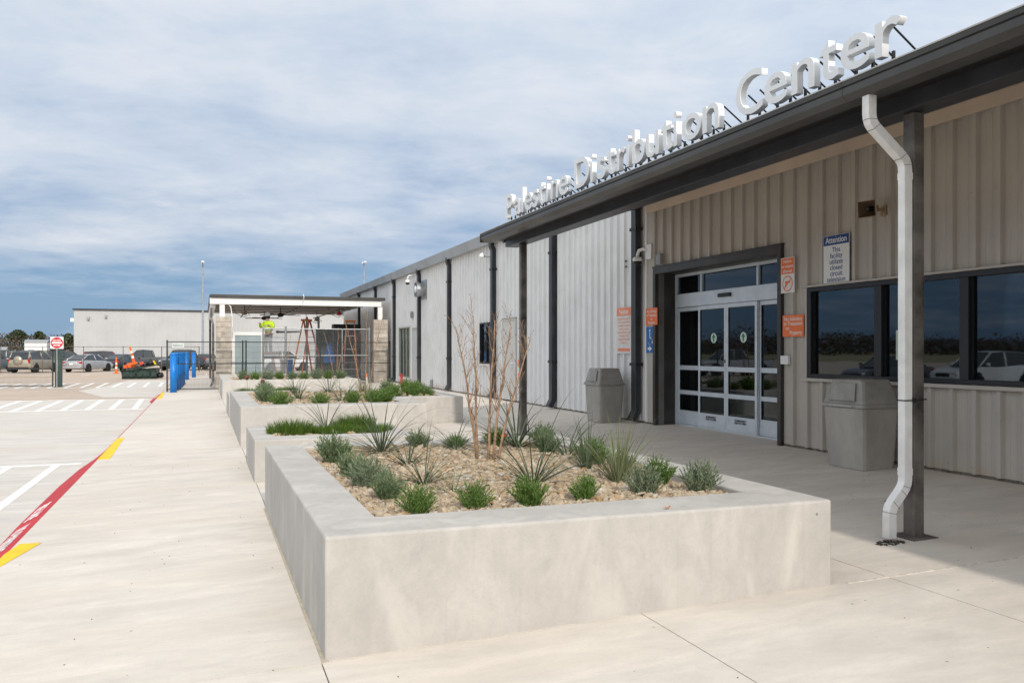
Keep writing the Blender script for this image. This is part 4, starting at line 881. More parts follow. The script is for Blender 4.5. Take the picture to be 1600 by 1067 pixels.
bare_tree('bare_tree', 'slender leafless multi stem tree in the nearest planter', 2.46, 7.35, 0.60, 1.38, [(-.09, .12, -.30, .10, .93), (-.085, .115, -.14, .06, 1.0), (-.01, .03, .06, .05, .97), (.02, -.02, .20, .0, .95), (.06, -.03, .38, -.02, .84)], 5, None, 1.6)
tagx = MB(); tagx.box(2.55, 2.60, 7.32, 7.325, 0.83, 0.845); tagx.tube([(2.575, 7.32, 0.845), (2.59, 7.30, 0.88)], 0.002, 4)
tag(tagx.build('plant_tag', pm('red_tag', (0.55, 0.03, 0.05), 0.5)), 'small red plant tag tied to the bare tree', 'tag')
# low grass in the two small planters
gl = ('leftmost bright grass clump', 'dark short grass clump left of middle', 'middle grass clump', 'tall grass clump right of middle', 'rightmost low grass clump')
for pi, (py, zt, who, seeds) in enumerate(((11.35, 0.485, 'low planter behind the nearest planter', 20), (21.9, 0.50, 'low planter behind the stepped planter', 30))):
    gm = [grass_mesh(seeds+j, 1300, 0.27 if j != 1 else 0.2, (0.23, 0.13, 0.17, 0.24, 0.15)[j]) for j in range(5)]
    for j, (dx, dy) in enumerate(((1.10, 0.15), (1.42, 0.25), (1.72, 0.12), (1.98, 0.55), (2.14, 0.12))):
        plant('grass_clump', gm[j], dx, py+dy, zt, 1.0, gl[j]+' in the '+who, 'grass', 'grass clumps in the low planters', rz=0.2*j)
plant('yucca', YU[0], 1.62, 12.1, 0.49, 0.95, 'arching yucca at the back of the low grass planter nearest the viewer', 'yucca', 'yuccas in the low planters')
plant('yucca', YU[2], 1.55, 22.9, 0.50, 0.8, 'small yucca among grass in the farther low planter', 'yucca', 'yuccas in the low planters')
# dried flower heads standing in the farther low planter
for j, (x, y, h, l) in enumerate(((1.05, 22.6, 0.40, 'dried brown flower head on a stalk, taller one, farther low planter'), (1.42, 22.3, 0.30, 'dried brown flower head on a stalk, lower one, farther low planter'))):
    o = thing('dried_flower', l, 'flower', (x, y, 0.5)); m = MB(); m.tube([(0, 0, 0), (.01, 0, h*.6), (.0, .01, h)], 0.006, 5); m.build('stem', L_WOOD, o); m = MB(); m.lathe([(.02, h-.03), (.055, h+.01), (.06, h+.05), (.03, h+.09)], 9, (0, .01, 0)); m.build('flower_head', L_FL, o)
# stepped planter
ORD = ('first', 'second', 'third', 'fourth', 'fifth', 'sixth', 'seventh', 'eighth', 'ninth', 'tenth')
G3 = 'plants in the stepped planter'
for j, (x, y, k, s) in enumerate(((1.30, 15.55, 1, 1.4), (1.98, 15.5, 1, 1.3), (2.55, 15.45, 3, 1.2), (2.98, 15.5, 1, 1.35), (3.20, 15.75, 3, 1.2))):
    plant('shrub', SH[k], x, y, 0.63, s*random.uniform(.95, 1.2), ORD[j]+' shrub from the left along the front rim of the stepped planter', 'shrub', G3)
for j, (x, y, k, s) in enumerate(((1.10, 16.3, 0, 1.5), (1.15, 17.2, 0, 1.4), (1.2, 18.4, 2, 1.3), (1.3, 19.6, 0, 1.3))):
    plant('shrub', SH[k], x, y, 0.63, s*random.uniform(.85, 1.15), ORD[j]+' grey green shrub from the front along the left rim of the stepped planter', 'shrub', G3)
for j, (x, y, k, s) in enumerate(((3.75, 17.55, 1, 1.5), (4.15, 17.5, 3, 1.5), (4.48, 17.6, 1, 1.4), (4.5, 18.5, 0, 1.5), (4.45, 19.5, 3, 1.4), (3.9, 18.9, 0, 1.4))):
    plant('shrub', SH[k], x, y, 0.63, s*random.uniform(.85, 1.15), ORD[j]+' shrub in the cluster at the recessed right end of the stepped planter', 'shrub', G3)
for j, (x, y, k, s) in enumerate(((1.75, 17.0, 0, 1.05), (2.45, 16.2, 1, 1.1), (2.95, 16.1, 3, 1.2), (2.9, 18.3, 2, 1.1), (1.9, 19.4, 1, 1.0), (2.7, 19.7, 0, 1.0), (3.5, 19.9, 3, 1.0))):
    plant('yucca', YU[k], x, y, 0.63, s, ORD[j]+' yucca counted from front left to back right in the stepped planter', 'yucca', G3)
bare_tree('bare_tree', 'leafless reddish young tree in the stepped planter before the chain fence', 3.35, 18.6, 0.63, 1.9, [(-.08, .05, -.45, .1, .9), (0, 0, .05, .1, 1.0), (.06, 0, .38, .0, .95)], 9, None, 0.7)
# far planter
G6 = 'plants in the far planter'
for j in range(9): plant('shrub', SH[j % 4], 1.25+j*0.40, 29.6+0.15*(j % 2), 0.61, 1.55, ORD[j]+' shrub from the left along the front rim of the far planter', 'shrub', G6)
for j in range(5): plant('yucca', YU[(0, 1, 2, 3, 0)[j]], 1.7+j*0.75, 31.0+0.3*(j % 2), 0.61, 1.05, ORD[j]+' yucca from the left in the far planter', 'yucca', G6)
bare_tree('bare_tree', 'leafless young tree in the far planter before the stepladder', 2.75, 31.2, 0.61, 1.7, [(-.06, .0, -.3, .1, .9), (.03, 0, .2, .0, 1.0)], 12, None, 0.6)
bare_tree('bare_tree', 'leafless young tree at the right end of the far planter', 4.5, 31.0, 0.61, 1.9, [(-.06, .0, -.4, .1, .9), (.03, 0, .1, .0, 1.0), (.05, 0, .4, .0, .9)], 13, None, 0.6)

# ================================================================== FENCES
M_FGREEN = pm('fence_green', (0.020, 0.030, 0.028), 0.45, 0.1, 5)
def mesh_fence(label, x0, x1, y, z0, z1, posts, rails, z00=None, gap=0.051):
    o = thing('mesh_fence', label, 'fence', (0, 0, 0))
    m = MB(); n = int((x1-x0)/gap)
    for i in range(n+1): x = x0+(x1-x0)*i/n; m.box(x-0.0022, x+0.0022, y-0.0022, y+0.0022, z0+0.02, z1)
    k = int((z1-z0)/0.2)
    for i in range(1, k): z = z0+(z1-z0)*i/k; m.box(x0, x1, y-0.0065, y-0.0023, z-0.0022, z+0.0022)
    stuff(m.build('wire_mesh', M_FGREEN, o))
    for z in rails: m = MB(); m.box(x0, x1, y-0.018, y+0.018, z-0.018, z+0.018); m.build('rail', M_FGREEN, o)
    for x in posts: m = MB(); m.box(x-0.03, x+0.03, y-0.031, y+0.031, gz(x)-0.15 if x > KX else ZR-0.05, z1+0.06); m.build('post', M_FGREEN, o, 0.004)
    return o
FY = 36.9
f1 = mesh_fence('dark green welded mesh fence running from bollards to the building', -1.35, 7.72, FY, 0.02, 1.98, (-1.35, 1.55, 1.68, 4.7, 7.70), (1.97, 1.08, 0.06))
mb = MB(); mb.box(-1.16, -0.72, FY-0.028, FY-0.022, 1.74, 1.92); pl = mb.build('plate', pm('pale_plate', (0.55, 0.62, 0.58), 0.5), f1); 
text('lettering', 'NOTICE', 0.1, M_FGREEN, f1, Matrix(((1, 0, 0), (0, 0, -1), (0, 1, 0))), (-0.94, FY-0.029, 1.79), 0.0005)
GYF = 47.0
f2 = mesh_fence('dark green mesh gate panel at the left edge below the round sign', -14.5, -6.95, GYF, ZR+0.06, 1.62, (-14.5, -10.8, -6.93), (1.61, 0.72, ZR+0.07))
o = thing('gate_post', 'thick dark green square gate post under the red do not enter sign', 'post', (-6.67, GYF, ZR)); mb = MB(); mb.box(-0.15, 0.15, -0.15, 0.15, 0, 1.95); mb.build('post', pm('post_green', (0.03, 0.06, 0.055), 0.45, 0.15, 4), o, 0.012)
mb = MB(); mb.box(-0.18, 0.18, -0.18, 0.18, 0, 0.03); mb.build('base_plate', M_FGREEN, o); mb = MB(); mb.box(-0.07, -0.02, -0.158, -0.151, 0.75, 1.35); mb.build('reflector', pm('dull_yellow', (0.45, 0.36, 0.06), 0.5), o)
# do not enter sign on its own stake
o = thing('do_not_enter_sign', 'square white sign with red do not enter disc above the gate post', 'sign', (-6.72, GYF-0.22, ZR)); 
mb = MB(); mb.box(-0.02, 0.02, 0.01, 0.03, 0, 2.42); mb.build('stake', M_GALV, o)
mb = MB(); mb.box(-0.29, 0.29, 0.0, 0.008, 1.88, 2.46); mb.build('plate', M_SIGNF, o)
mb = MB(); mb.lathe([(0.27, -0.003), (0.27, -0.001)], 32, (0, 0, 2.17), 'y'); mb.build('disc', pm('sign_red', (0.55, 0.015, 0.03), 0.4), o)
mb = MB(); mb.box(-0.22, 0.22, -0.006, -0.0035, 2.13, 2.21); mb.build('bar', M_SIGNF, o)
FR = Matrix(((1, 0, 0), (0, 0, -1), (0, 1, 0)))        # text facing -Y
text('lettering', 'DO NOT', 0.11, M_SIGNF, o, FR, (0, -0.0045, 2.25), 0.0005, 0.004, fit=0.36); text('lettering', 'ENTER', 0.11, M_SIGNF, o, FR, (0, -0.0045, 2.01), 0.0005, 0.004, fit=0.30)
o = thing('sign_board', 'grey back of a board cut by the left edge of the picture', 'sign', (-9.9, 44.0, ZR)); mb = MB(); mb.box(-0.75, 0.30, 0, 0.02, 2.05, 2.78); mb.build('plate', M_GREYP, o); mb = MB(); mb.box(-0.03, 0.03, 0.021, 0.05, 0, 2.75); mb.build('stake', M_GALV, o)

# ================================================================== BOLLARDS
M_BOL = pm('bollard_blue', (0.004, 0.17, 0.55), 0.38, 0.06, 3)
proto = None
for j, (x, y, l) in enumerate(((-1.09, 36.1, 'nearest blue bollard, in front of the mesh fence end'), (-1.04, 38.0, 'second blue bollard behind the nearest, in the tight row'), (-1.0, 39.6, 'third blue bollard in the tight row'), (-0.97, 41.2, 'fourth blue bollard in the tight row'), (-0.95, 42.8, 'fifth blue bollard in the tight row'), (-0.93, 44.4, 'sixth blue bollard, last of the tight row'), (-0.86, 51.5, 'blue bollard standing alone just right of the tight row'), (-0.52, 55.5, 'farthest and rightmost blue bollard'))):
    if proto is None:
        proto = thing('bollard', l, 'bollard', (x, y, gz(x)), 0, 'blue bollards along the walk edge')
        m = MB(); m.lathe([(0.125, -0.05), (0.125, 1.46)], 20); m.build('sleeve', M_BOL, proto, smooth=False)
        m = MB(); m.lathe([(0.126, 1.46), (0.122, 1.50), (0.095, 1.545), (0.05, 1.565), (0.01, 1.57)], 20); m.build('cap', M_BOL, proto, smooth=True); b = proto
        for ob in proto.children: ob.data.polygons.foreach_set('use_smooth', [len(p.vertices) == 4 for p in ob.data.polygons])
    else:
        b = copy_tree(proto); b.location = (x, y, gz(x)); b['label'] = l
        if j == 7: b.scale = (1, 1, 0.98)

# ================================================================== PAVILION
PY0, PY1 = 37.5, 53.0
pav = thing('pavilion', 'open shelter under construction with white frame and block piers', 'shelter', (4, PY0, gz(4))); pav.location = (0, 0, 0)
M_CMU = pm('split_face_block', (0.46, 0.405, 0.345), 0.9, 0.14, 5, 0.5, 40, rnd=0.28)
M_MORT = pm('mortar', (0.40, 0.37, 0.33), 0.9)
def pier(x0, x1, y0, top, parent):
    m = MB(); m.box(x0+0.02, x1-0.02, y0+0.02, y0+0.58, gz(x0)-0.1, top-0.02); c = m.build('pier', M_MORT, parent)
    n = 14; h = (top-gz(x0))/n
    for i in range(n):
        z0 = gz(x0)+i*h; cut = x0+(x1-x0)*(0.66 if i % 2 else 0.36)
        for a, b in ((x0, cut), (cut, x1)):
            m = MB(); j = 0.006; dz = random.uniform(-.004, .004); m.box(a+j, b-j, y0+dz, y0+0.60, z0+j, z0+h-j); m.build('block', M_CMU, c)
    m = MB(); m.box(x0+0.01, x1-0.01, y0+0.01, y0+0.59, top-0.019, top+0.012); m.build('cap', M_MORT, c)
pier(0.51, 1.13, PY0, 3.02, pav); pier(7.10, 7.74, PY0, 2.98, pav)
M_PW = pm('pavilion_white', (0.80, 0.79, 0.77), 0.4, 0.03, 2)
mb = MB(); mb.box(0.27, 7.46, PY0+0.05, PY0+0.30, 3.56, 3.83); mb.build('front_beam', M_PW, pav, 0.01)
mb = MB(); mb.box(0.30, 0.50, PY0+0.31, PY1, 3.40, 3.70); mb.build('side_beam', M_PW, pav, 0.01)
mb = MB(); mb.box(0.66, 0.86, PY0+0.10, PY0+0.28, 3.03, 3.559); mb.build('post', M_PW, pav, 0.006)
mb = MB(); mb.box(7.32, 7.52, PY0+0.10, PY0+0.28, 2.99, 3.559); mb.build('post', M_PW, pav, 0.006)
mb = MB(); mb.box(0.28, 7.62, PY0-0.05, PY0+0.25, 3.835, 3.96); mb.build('roof_fascia', M_GUT, pav, 0.006)
mb = MB(); mb.box(0.25, 7.62, PY0+0.25, PY1+0.2, 3.86, 3.93); mb.build('roof', M_GUT, pav)
M_PUR = pm('purlin_dark', (0.07, 0.062, 0.055), 0.6)
mb = MB(); mb.box(0.5, 7.6, PY0+0.31, PY1, 3.845, 3.858); mb.build('ceiling', pm('ceiling_brown', (0.62, 0.56, 0.50), 0.7, 0.08, 2), pav)
for i in range(8): y = PY0+1.4+i*1.9; m = MB(); m.box(0.51, 7.55, y, y+0.07, 3.80, 3.84); m.build('purlin', M_PUR, pav)
for i in range(3): x = 1.9+i*2.1; m = MB(); m.tube([(x, PY0+0.4, 3.55), (x+0.2, PY1-0.3, 3.58)], 0.03, 6); m.build('pipe', M_PUR, pav)
for x in (0.40, 5.9, 6.6): m = MB(); m.box(x-0.06, x+0.06, PY1-0.5, PY1-0.38, gz(x)-0.1, 3.65); m.build('rear_post', M_STEEL if x < 1 else M_GREYP, pav)
mb = MB(); mb.rtube([(0.33, PY0-0.02, 3.40), (0.33, PY0-0.02, 3.0), (0.40, PY0-0.10, 2.7), (0.40, PY0-0.10, 0.35), (0.30, PY0-0.2, 0.12)], (0, 1, 0), 0.045, 0.045); mb.build('downspout', M_STEEL, pav)
mb = MB(); mb.tube([(4.05, PY0-0.07, 3.99), (4.05, PY0-0.12, 4.03), (4.08, PY0-0.13, 3.9), (4.03, PY0+0.03, 3.6)], 0.016, 6); mb.build('cable', M_WHITED, pav)
mb = MB(); mb.tube([(0.95, PY0+0.2, 3.62), (1.10, PY0+0.1, 3.45), (1.15, PY0+0.05, 3.1), (1.16, PY0+0.05, 2.6)], 0.02, 6); mb.build('cable', M_WHITED, pav)
# ceiling fans
for (x, y, l) in ((3.45, 41.5, 'black ceiling fan nearest the middle of the pavilion'), (3.0, 46.0, 'black ceiling fan farther back in the pavilion')):
    o = thing('ceiling_fan', l, 'fan', (x, y, 3.3)); m = MB(); m.tube([(0, 0, 0.36), (0, 0, 0.08)], 0.02, 6); m.build('rod', M_BLACK, o)
    m = MB(); m.lathe([(0.05, 0.1), (0.14, 0.05), (0.14, -0.05), (0.06, -0.1)], 12); m.build('motor', M_BLACK, o)
    for k in range(5): a = k*2*PI/5+0.3; m = MB(); d = Vector((math.cos(a), math.sin(a), 0)); m.obox(d*0.55, d*0.42, Vector((-d.y, d.x, 0.12))*0.08, (0, 0, 0.008)); m.build('blade', M_BLACK, o)
# work lights hanging on the ceiling
for (x, y, z, l, c) in ((1.75, 40.0, 3.28, 'caged work light hanging at the left of the pavilion', M_HORN), (5.9, 39.6, 3.30, 'work light with red housing hanging at the right of the pavilion', pm('lamp_red', (0.5, 0.03, 0.02), 0.5)), (5.0, 40.5, 3.05, 'grey work light hanging near the big stepladder', M_GREYP)):
    o = thing('work_light', l, 'lamp', (x, y, z)); m = MB(); m.tube([(0, 0, 0.4), (0.02, 0, 0.1)], 0.015, 6); m.build('hook', M_BLACK, o); m = MB(); m.lathe([(0.04, 0.12), (0.07, 0.08), (0.13, -0.04), (0.12, -0.05)], 12); m.build('shade', c, o); m = MB(); m.lathe([(0.05, 0.05), (0.07, -0.03), (0.03, -0.09)], 10); m.build('bulb', M_SIGNF, o)
    m = MB(); m.tube([(0.02, 0, 0.1), (0.25, 0.1, -0.05), (0.0, 0.2, -0.15), (-0.35, 0.2, 0.0), (-0.5, 0.1, 0.3)], 0.012, 5); m.build('cord', M_BLACK, o)
# chain-link fence between the piers
CFY = PY0+0.35; cx0, cx1, ctop = 2.45, 7.02, 2.56
o = thing('chain_link_fence', 'galvanised chain link fence across the front of the pavilion', 'fence', (0, 0, 0))
m = MB(); sp = 0.075; H_ = ctop-0.2; W_ = cx1-cx0
def wire(m, a, b): 
    a = Vector(a); b = Vector(b); d = (b-a).normalized(); s = Vector((0, 1, 0)).cross(d)*0.0034; u = Vector((0, 0.0034, 0)); k = len(m.v)
    m.add([a-s, a+u, a+s, a-u, b-s, b+u, b+s, b-u], [(0, 1, 5, 4), (1, 2, 6, 5), (2, 3, 7, 6), (3, 0, 4, 7)])
c = -H_
while c < W_:
    a0 = max(c, 0); a1 = min(c+H_, W_)
    if a1 > a0: wire(m, (cx0+a0, CFY, 0.2+a0-c), (cx0+a1, CFY, 0.2+a1-c)); wire(m, (cx0+a0, CFY+0.004, ctop-(a0-c)), (cx0+a1, CFY+0.004, ctop-(a1-c)))
    c += sp
stuff(m.build('wire_mesh', M_GALV, o))
for z in (ctop, 1.40, 0.25): m = MB(); m.tube([(cx0, CFY, z), (cx1, CFY, z)], 0.022, 8); m.build('rail', M_GALV, o)
for x, h, r in ((2.42, 2.62, 0.03), (3.36, 2.66, 0.045), (4.62, 2.58, 0.03), (5.78, 2.58, 0.03), (6.98, 2.66, 0.045)): m = MB(); m.tube([(x, CFY, 0), (x, CFY, h)], r, 10); m.build('post', M_GALV, o)
M_SHEET = bpy.data.materials.new('plastic_sheet'); M_SHEET.use_nodes = True; t_ = M_SHEET.node_tree; b_ = t_.nodes['Principled BSDF']; b_.inputs['Base Color'].default_value = (.62, .66, .68, 1); b_.inputs['Roughness'].default_value = .35; b_.inputs['Alpha'].default_value = .42
o = thing('plastic_sheet', 'clear plastic sheeting hung on the fence beside the framed board', 'sheeting', (2.9, PY0+.45, .2)); m = MB(); vs = []
for i in range(13):
    x_ = -.45+.9*i/12; vs += [(x_, .03*math.sin(i*1.9), 0), (x_, .03*math.sin(i*1.9+.4), 2.3)]
m.add([(a_, b2, c2_*.86) for a_, b2, c2_ in vs], [(2*i, 2*i+2, 2*i+3, 2*i+1) for i in range(12)]); m.build('sheet', M_SHEET, o, smooth=True); m = MB(); m.tube([(-.47, 0, 1.99), (.47, 0, 1.99)], .012, 6); m.build('batten', M_GALV, o)
# white framed board beside the left pier
o = thing('framed_board', 'white framed grey board leaning inside the left pier', 'board', (1.83, PY0+0.8, gz(1.8))); m = MB()
for a, b, c_, d in ((-0.66, -0.54, 0, 2.36), (0.54, 0.66, 0, 2.36), (-0.54, 0.54, 2.22, 2.36), (-0.54, 0.54, 0, 0.1)): m.box(a, b, -0.04, 0.04, c_, d)
m.build('frame', M_PW, o, 0.006); m = MB(); m.box(-0.54, 0.54, -0.01, 0.01, 0.1, 2.22); m.build('panel', pm('board_grey', (0.30, 0.36, 0.38), 0.5, 0.08, 2), o)
# stepladders
M_FIB = pm('fibreglass_red', (0.34, 0.07, 0.03), 0.5, 0.15, 4); M_FIBO = pm('fibreglass_orange', (0.60, 0.17, 0.03), 0.5)
def stepladder(x, y, h, label, rz=0.0, s=0.75):
    o = thing('stepladder', label, 'ladder', (x, y, gz(x)), rz)
    for sx in (-1, 1):
        m = MB(); m.rtube([(sx*0.34, -s, 0), (sx*0.18, 0, h)], (1, 0, 0), 0.016, 0.04); m.build('front_rail', M_FIB, o)
        m = MB(); m.rtube([(sx*0.31, s*0.9, 0), (sx*0.17, 0.06, h)], (1, 0, 0), 0.014, 0.03); m.build('rear_rail', M_FIBO, o)
    for i in range(1, int(h/0.30)):
        t = i*0.30/h; m = MB(); hw = 0.34-0.16*t; yy_ = -s*(1-t); m.box(-hw, hw, yy_-0.04, yy_+0.04, i*0.30-0.012, i*0.30+0.012); m.build('step', M_GALV, o)
    m = MB(); m.box(-0.23, 0.23, -0.1, 0.16, h-0.02, h+0.07); m.build('top_cap', M_FIBO, o, 0.01); return o
stepladder(4.45, 39.6, 2.85, 'tall red fibreglass stepladder open in the middle of the pavilion', R(35), 0.85)
stepladder(6.35, 39.2, 2.75, 'orange stepladder at the right side of the pavilion beside dark cabinets', R(-8), 0.8)
stepladder(2.69, 38.6, 1.42, 'low stepladder under the worker', R(10), 0.42)
# cabinets and bin inside
for (x, y, w_, d_, h_, mat, l) in ((5.35, 40.4, 0.75, 0.6, 2.45, pm('cabinet_dark', (0.03, 0.04, 0.038), 0.5), 'dark narrow cabinet behind the tall stepladder'), (6.55, 41.3, 1.3, 0.7, 2.7, pm('cabinet_black', (0.02, 0.02, 0.022), 0.5), 'black tall wide cabinet at the right of the pavilion')):
    o = thing('cabinet', l, 'cabinet', (x, y, gz(x))); m = MB(); m.box(-w_/2, w_/2, 0, d_, 0.08, h_); m.build('carcass', mat, o, 0.01)
    for sx in (-1, 1): m = MB(); m.box(sx*w_/4-w_/4+0.01, sx*w_/4+w_/4-0.01, -0.02, -0.001, 0.12, h_-0.04); d__ = m.build('door', mat, o, 0.004); 
    m = MB(); m.box(-w_/2+0.03, w_/2-0.03, 0.03, d_-0.03, 0, 0.079); m.build('plinth', M_BLACK, o)
o = thing('recycling_bin', 'blue bin standing behind the chain link fence', 'bin', (3.55, 39.6, gz(3.5))); m = MB(); vs = []
for z, h in ((0, 0.20), (1.05, 0.27)): vs += [(-h, -h, z), (h, -h, z), (h, h, z), (-h, h, z)]
m.add(vs, [(0, 1, 5, 4), (1, 2, 6, 5), (2, 3, 7, 6), (3, 0, 4, 7), (3, 2, 1, 0), (4, 5, 6, 7)]); m.build('body', pm('bin_blue', (0.01, 0.10, 0.28), 0.45), o, 0.02); m = MB(); m.box(-0.29, 0.29, -0.29, 0.29, 1.051, 1.12); m.build('lid', pm('bin_blue'if 0 else 'bin_lid_blue', (0.012, 0.08, 0.22), 0.45), o, 0.03)
o = thing('blue_jacket', 'blue cloth hanging beside the dark narrow cabinet', 'cloth', (5.55, 40.3, 1.0)); m = MB(); vs = []
for i in range(7):
    z = 1.05-i*0.17; wd = 0.10+0.03*i+0.02*math.sin(i*2); vs += [(-wd, -0.03*math.sin(i), z), (0, -0.08-0.02*math.cos(i*1.7), z), (wd, -0.02*math.cos(i), z)]
m.add(vs, [(3*i+j, 3*i+j+1, 3*i+j+4, 3*i+j+3) for i in range(6) for j in range(2)]); q = m.build('cloth', pm('cloth_blue', (0.01, 0.09, 0.30), 0.8), o); q.modifiers.new('s', 'SOLIDIFY').thickness = 0.02
# marker stakes by the right pier
for (x, y, l, c1_, c2_) in ((6.55, 36.2, 'white marker post with orange top by the right pier', M_SIGNF, M_ORANGE), (7.62, 34.2, 'small red marker at the foot of the wall', pm('marker_red', (0.6, 0.04, 0.03), 0.5), M_RED)):
    o = thing('marker_post', l, 'marker', (x, y, gz(x))); m = MB(); m.lathe([(0.05, 0), (0.045, 0.30)], 10); m.build('post', c1_, o); m = MB(); m.lathe([(0.055, 0.301), (0.05, 0.44), (0.02, 0.46)], 10); m.build('cap', c2_, o)

# ================================================================== WORKER (seen from behind, on the low stepladder)
wk = thing('person', 'worker in yellow hi-vis jacket, grey trousers and white hard hat on a ladder', 'person', (2.69, 38.55, gz(2.69)+1.33), R(150))
def skin(name, verts, edges, radii, mat, parent, root=0, sub=1):
    me = bpy.data.meshes.new(name); me.from_pydata(verts, edges, []); me.materials.append(mat); o = link(name, me, parent)
    sk = o.modifiers.new('skin', 'SKIN'); sk.use_smooth_shade = True
    sv = me.skin_vertices[0].data if me.skin_vertices else None
    if sv is None:
        bm = bmesh.new(); bm.from_mesh(me); bm.verts.layers.skin.verify(); bm.to_mesh(me); bm.free(); sv = me.skin_vertices[0].data
    for i, r in enumerate(radii): sv[i].radius = r if isinstance(r, tuple) else (r, r); sv[i].use_root = (i == root)
    ss = o.modifiers.new('sub', 'SUBSURF'); ss.levels = ss.render_levels = sub; return o
M_SKIN = pm('skin_tone', (0.45, 0.28, 0.20), 0.5); M_HIVIS = pm('hivis_yellow', (0.50, 0.72, 0.02), 0.6, 0.08, 8); M_TRS = pm('trouser_grey', (0.19, 0.19, 0.20), 0.8, 0.1, 8); M_STRIPE = pm('reflective_band', (0.55, 0.56, 0.56), 0.3)
# joints (facing +Y): pelvis, spine, chest, neck, head, legs, arms raised to the work in front of the chest
J = [(0, 0, .95), (0, .02, 1.15), (0, .03, 1.38), (0, .05, 1.52), (0, .08, 1.60), (0, .09, 1.72), (-.09, 0, .90), (-.10, .05, .50), (-.11, -.02, .09), (-.11, .12, .03), (.09, 0, .90), (.10, .05, .50), (.11, -.02, .09), (.11, .12, .03),
     (-.19, .02, 1.42), (-.30, .10, 1.20), (-.20, .33, 1.28), (-.17, .42, 1.31), (.19, .02, 1.42), (.32, .10, 1.22), (.22, .33, 1.36), (.19, .42, 1.40)]
E_ = [(0, 1), (1, 2), (2, 3), (3, 4), (4, 5), (0, 6), (6, 7), (7, 8), (8, 9), (0, 10), (10, 11), (11, 12), (12, 13), (2, 14), (14, 15), (15, 16), (16, 17), (2, 18), (18, 19), (19, 20), (20, 21)]
for side, wr in ((-1, Vector(J[17])), (1, Vector(J[21]))):      # five fingers per hand
    wi = 17 if side < 0 else 21
    for k, (dx, L) in enumerate(((-.03, .07), (-.01, .085), (.01, .08), (.03, .065), (side*-.05, .05))):
        b = len(J); J += [tuple(wr+Vector((dx, .05 if k < 4 else .01, .0))), tuple(wr+Vector((dx, .05+L*.6 if k < 4 else .05, -.01))), tuple(wr+Vector((dx*.9, .05+L*.8 if k < 4 else .08, -.035)))]; E_ += [(wi, b), (b, b+1), (b+1, b+2)]
RD = [.12, .11, .13, .055, .085, .085, .075, .055, .04, .035, .075, .055, .04, .035, .055, .045, .036, .035, .055, .045, .036, .035]+[.012, .01, .009]*10
skin('body', J, E_, RD, M_SKIN, wk)
skin('jacket', [(0, 0, 1.0), (0, .01, 1.08), (0, .02, 1.2), (0, .03, 1.40), (0, .045, 1.50), (-.19, .02, 1.42), (-.30, .10, 1.20), (-.21, .31, 1.275), (.19, .02, 1.42), (.32, .10, 1.22), (.23, .31, 1.355)], [(0, 1), (1, 2), (2, 3), (3, 4), (3, 5), (5, 6), (6, 7), (3, 8), (8, 9), (9, 10)], [(.185, .145), (.18, .145), (.175, .145), (.17, .135), .085, .085, .07, .058, .085, .07, .058], M_HIVIS, wk)
skin('trousers', [(0, 0, 1.02), (-.095, 0, .86), (-.105, .05, .50), (-.11, -.02, .10), (.095, 0, .86), (.105, .05, .50), (.11, -.02, .10)], [(0, 1), (1, 2), (2, 3), (0, 4), (4, 5), (5, 6)], [(.15, .12), .10, .08, .068, .10, .08, .068], M_TRS, wk)
for z, r in ((1.08, .19), (1.26, .185)): m = MB(); m.lathe([(r, z), (r, z+.05)], 16, (0, .012, 0)); q = m.build('reflective_band', M_STRIPE, wk); q.scale = (1.05, .86, 1)
for s_ in (-1, 1): m = MB(); m.box(s_*.11-.05, s_*.11+.05, -.10, .19, -.005, .085); m.build('boot', M_BLACK, wk, .025)
m = MB(); m.lathe([(.135, 1.72), (.132, 1.78), (.105, 1.85), (.05, 1.885), (.005, 1.89)], 16, (0, .085, 0)); m.lathe([(.165, 1.715), (.165, 1.722)], 16, (0, .10, 0)); m.build('hard_hat', M_SIGNF, wk, smooth=True)
m = MB()
for s_ in (-1, 1): m.lathe([(.004, -.004), (.011, 0), (.004, .004)], 8, (s_*.032, .172, 1.675), 'y')
m.lathe([(.006, 0), (.016, -.02), (.004, -.03)], 8, (0, .178, 1.655)); m.box(-.025, .025, .160, .168, 1.605, 1.612); m.build('face_feature', pm('face_dark', (.2, .1, .08), .6), wk)
m = MB(); m.lathe([(.092, 1.60), (.1, 1.66), (.1, 1.73)], 14, (0, .065, 0)); m.build('hair', pm('hair_dark', (.03, .02, .015), .7), wk)
o = thing('drop_rod', 'black ceiling fan part held up in front of the worker', 'fan part', (3.10, 38.8, 2.44)); m = MB(); m.tube([(0, 0, 0), (0.5, .03, .0), (0.95, .05, .02)], [.05, .04, .03], 8); m.build('rod', M_BLACK, o); m = MB(); m.lathe([(.04, -.06), (.09, 0), (.04, .06)], 10); m.build('hub', M_BLACK, o)

# ================================================================== BACKGROUND WAREHOUSE AND SHEDS
BY = 130.0
o = thing('background_warehouse', 'large pale flat-roofed warehouse across the parking lot', 'building', (20, BY, ZR)); o.location = (0, 0, 0)
M_BGW = pm('pale_cladding', (0.44, 0.445, 0.45), 0.5, 0.04, 0.3, streak=0.05)
bx0, bx1, bz = -16.6, 62.0, 7.2
k = 0; x = bx0
while x < bx1:
    e = min(x+3.0, bx1); m = MB(); vs = []; fs = []; q = x; pr = []
    while q < e-0.01: pr += [(q, 0), (q+0.40, 0), (q+0.45, 0.012), (q+0.55, 0.012)]; q += 0.6
    pr = [(min(a, e-0.004), h) for a, h in pr]+[(e-0.004, 0)]
    for a, h in pr: vs += [(a, BY-h, ZR-0.1), (a, BY-h, bz)]
    m.add(vs, [(2*i, 2*i+2, 2*i+3, 2*i+1) for i in range(len(pr)-1)]); m.build('wall_panel', M_BGW, o); x = e
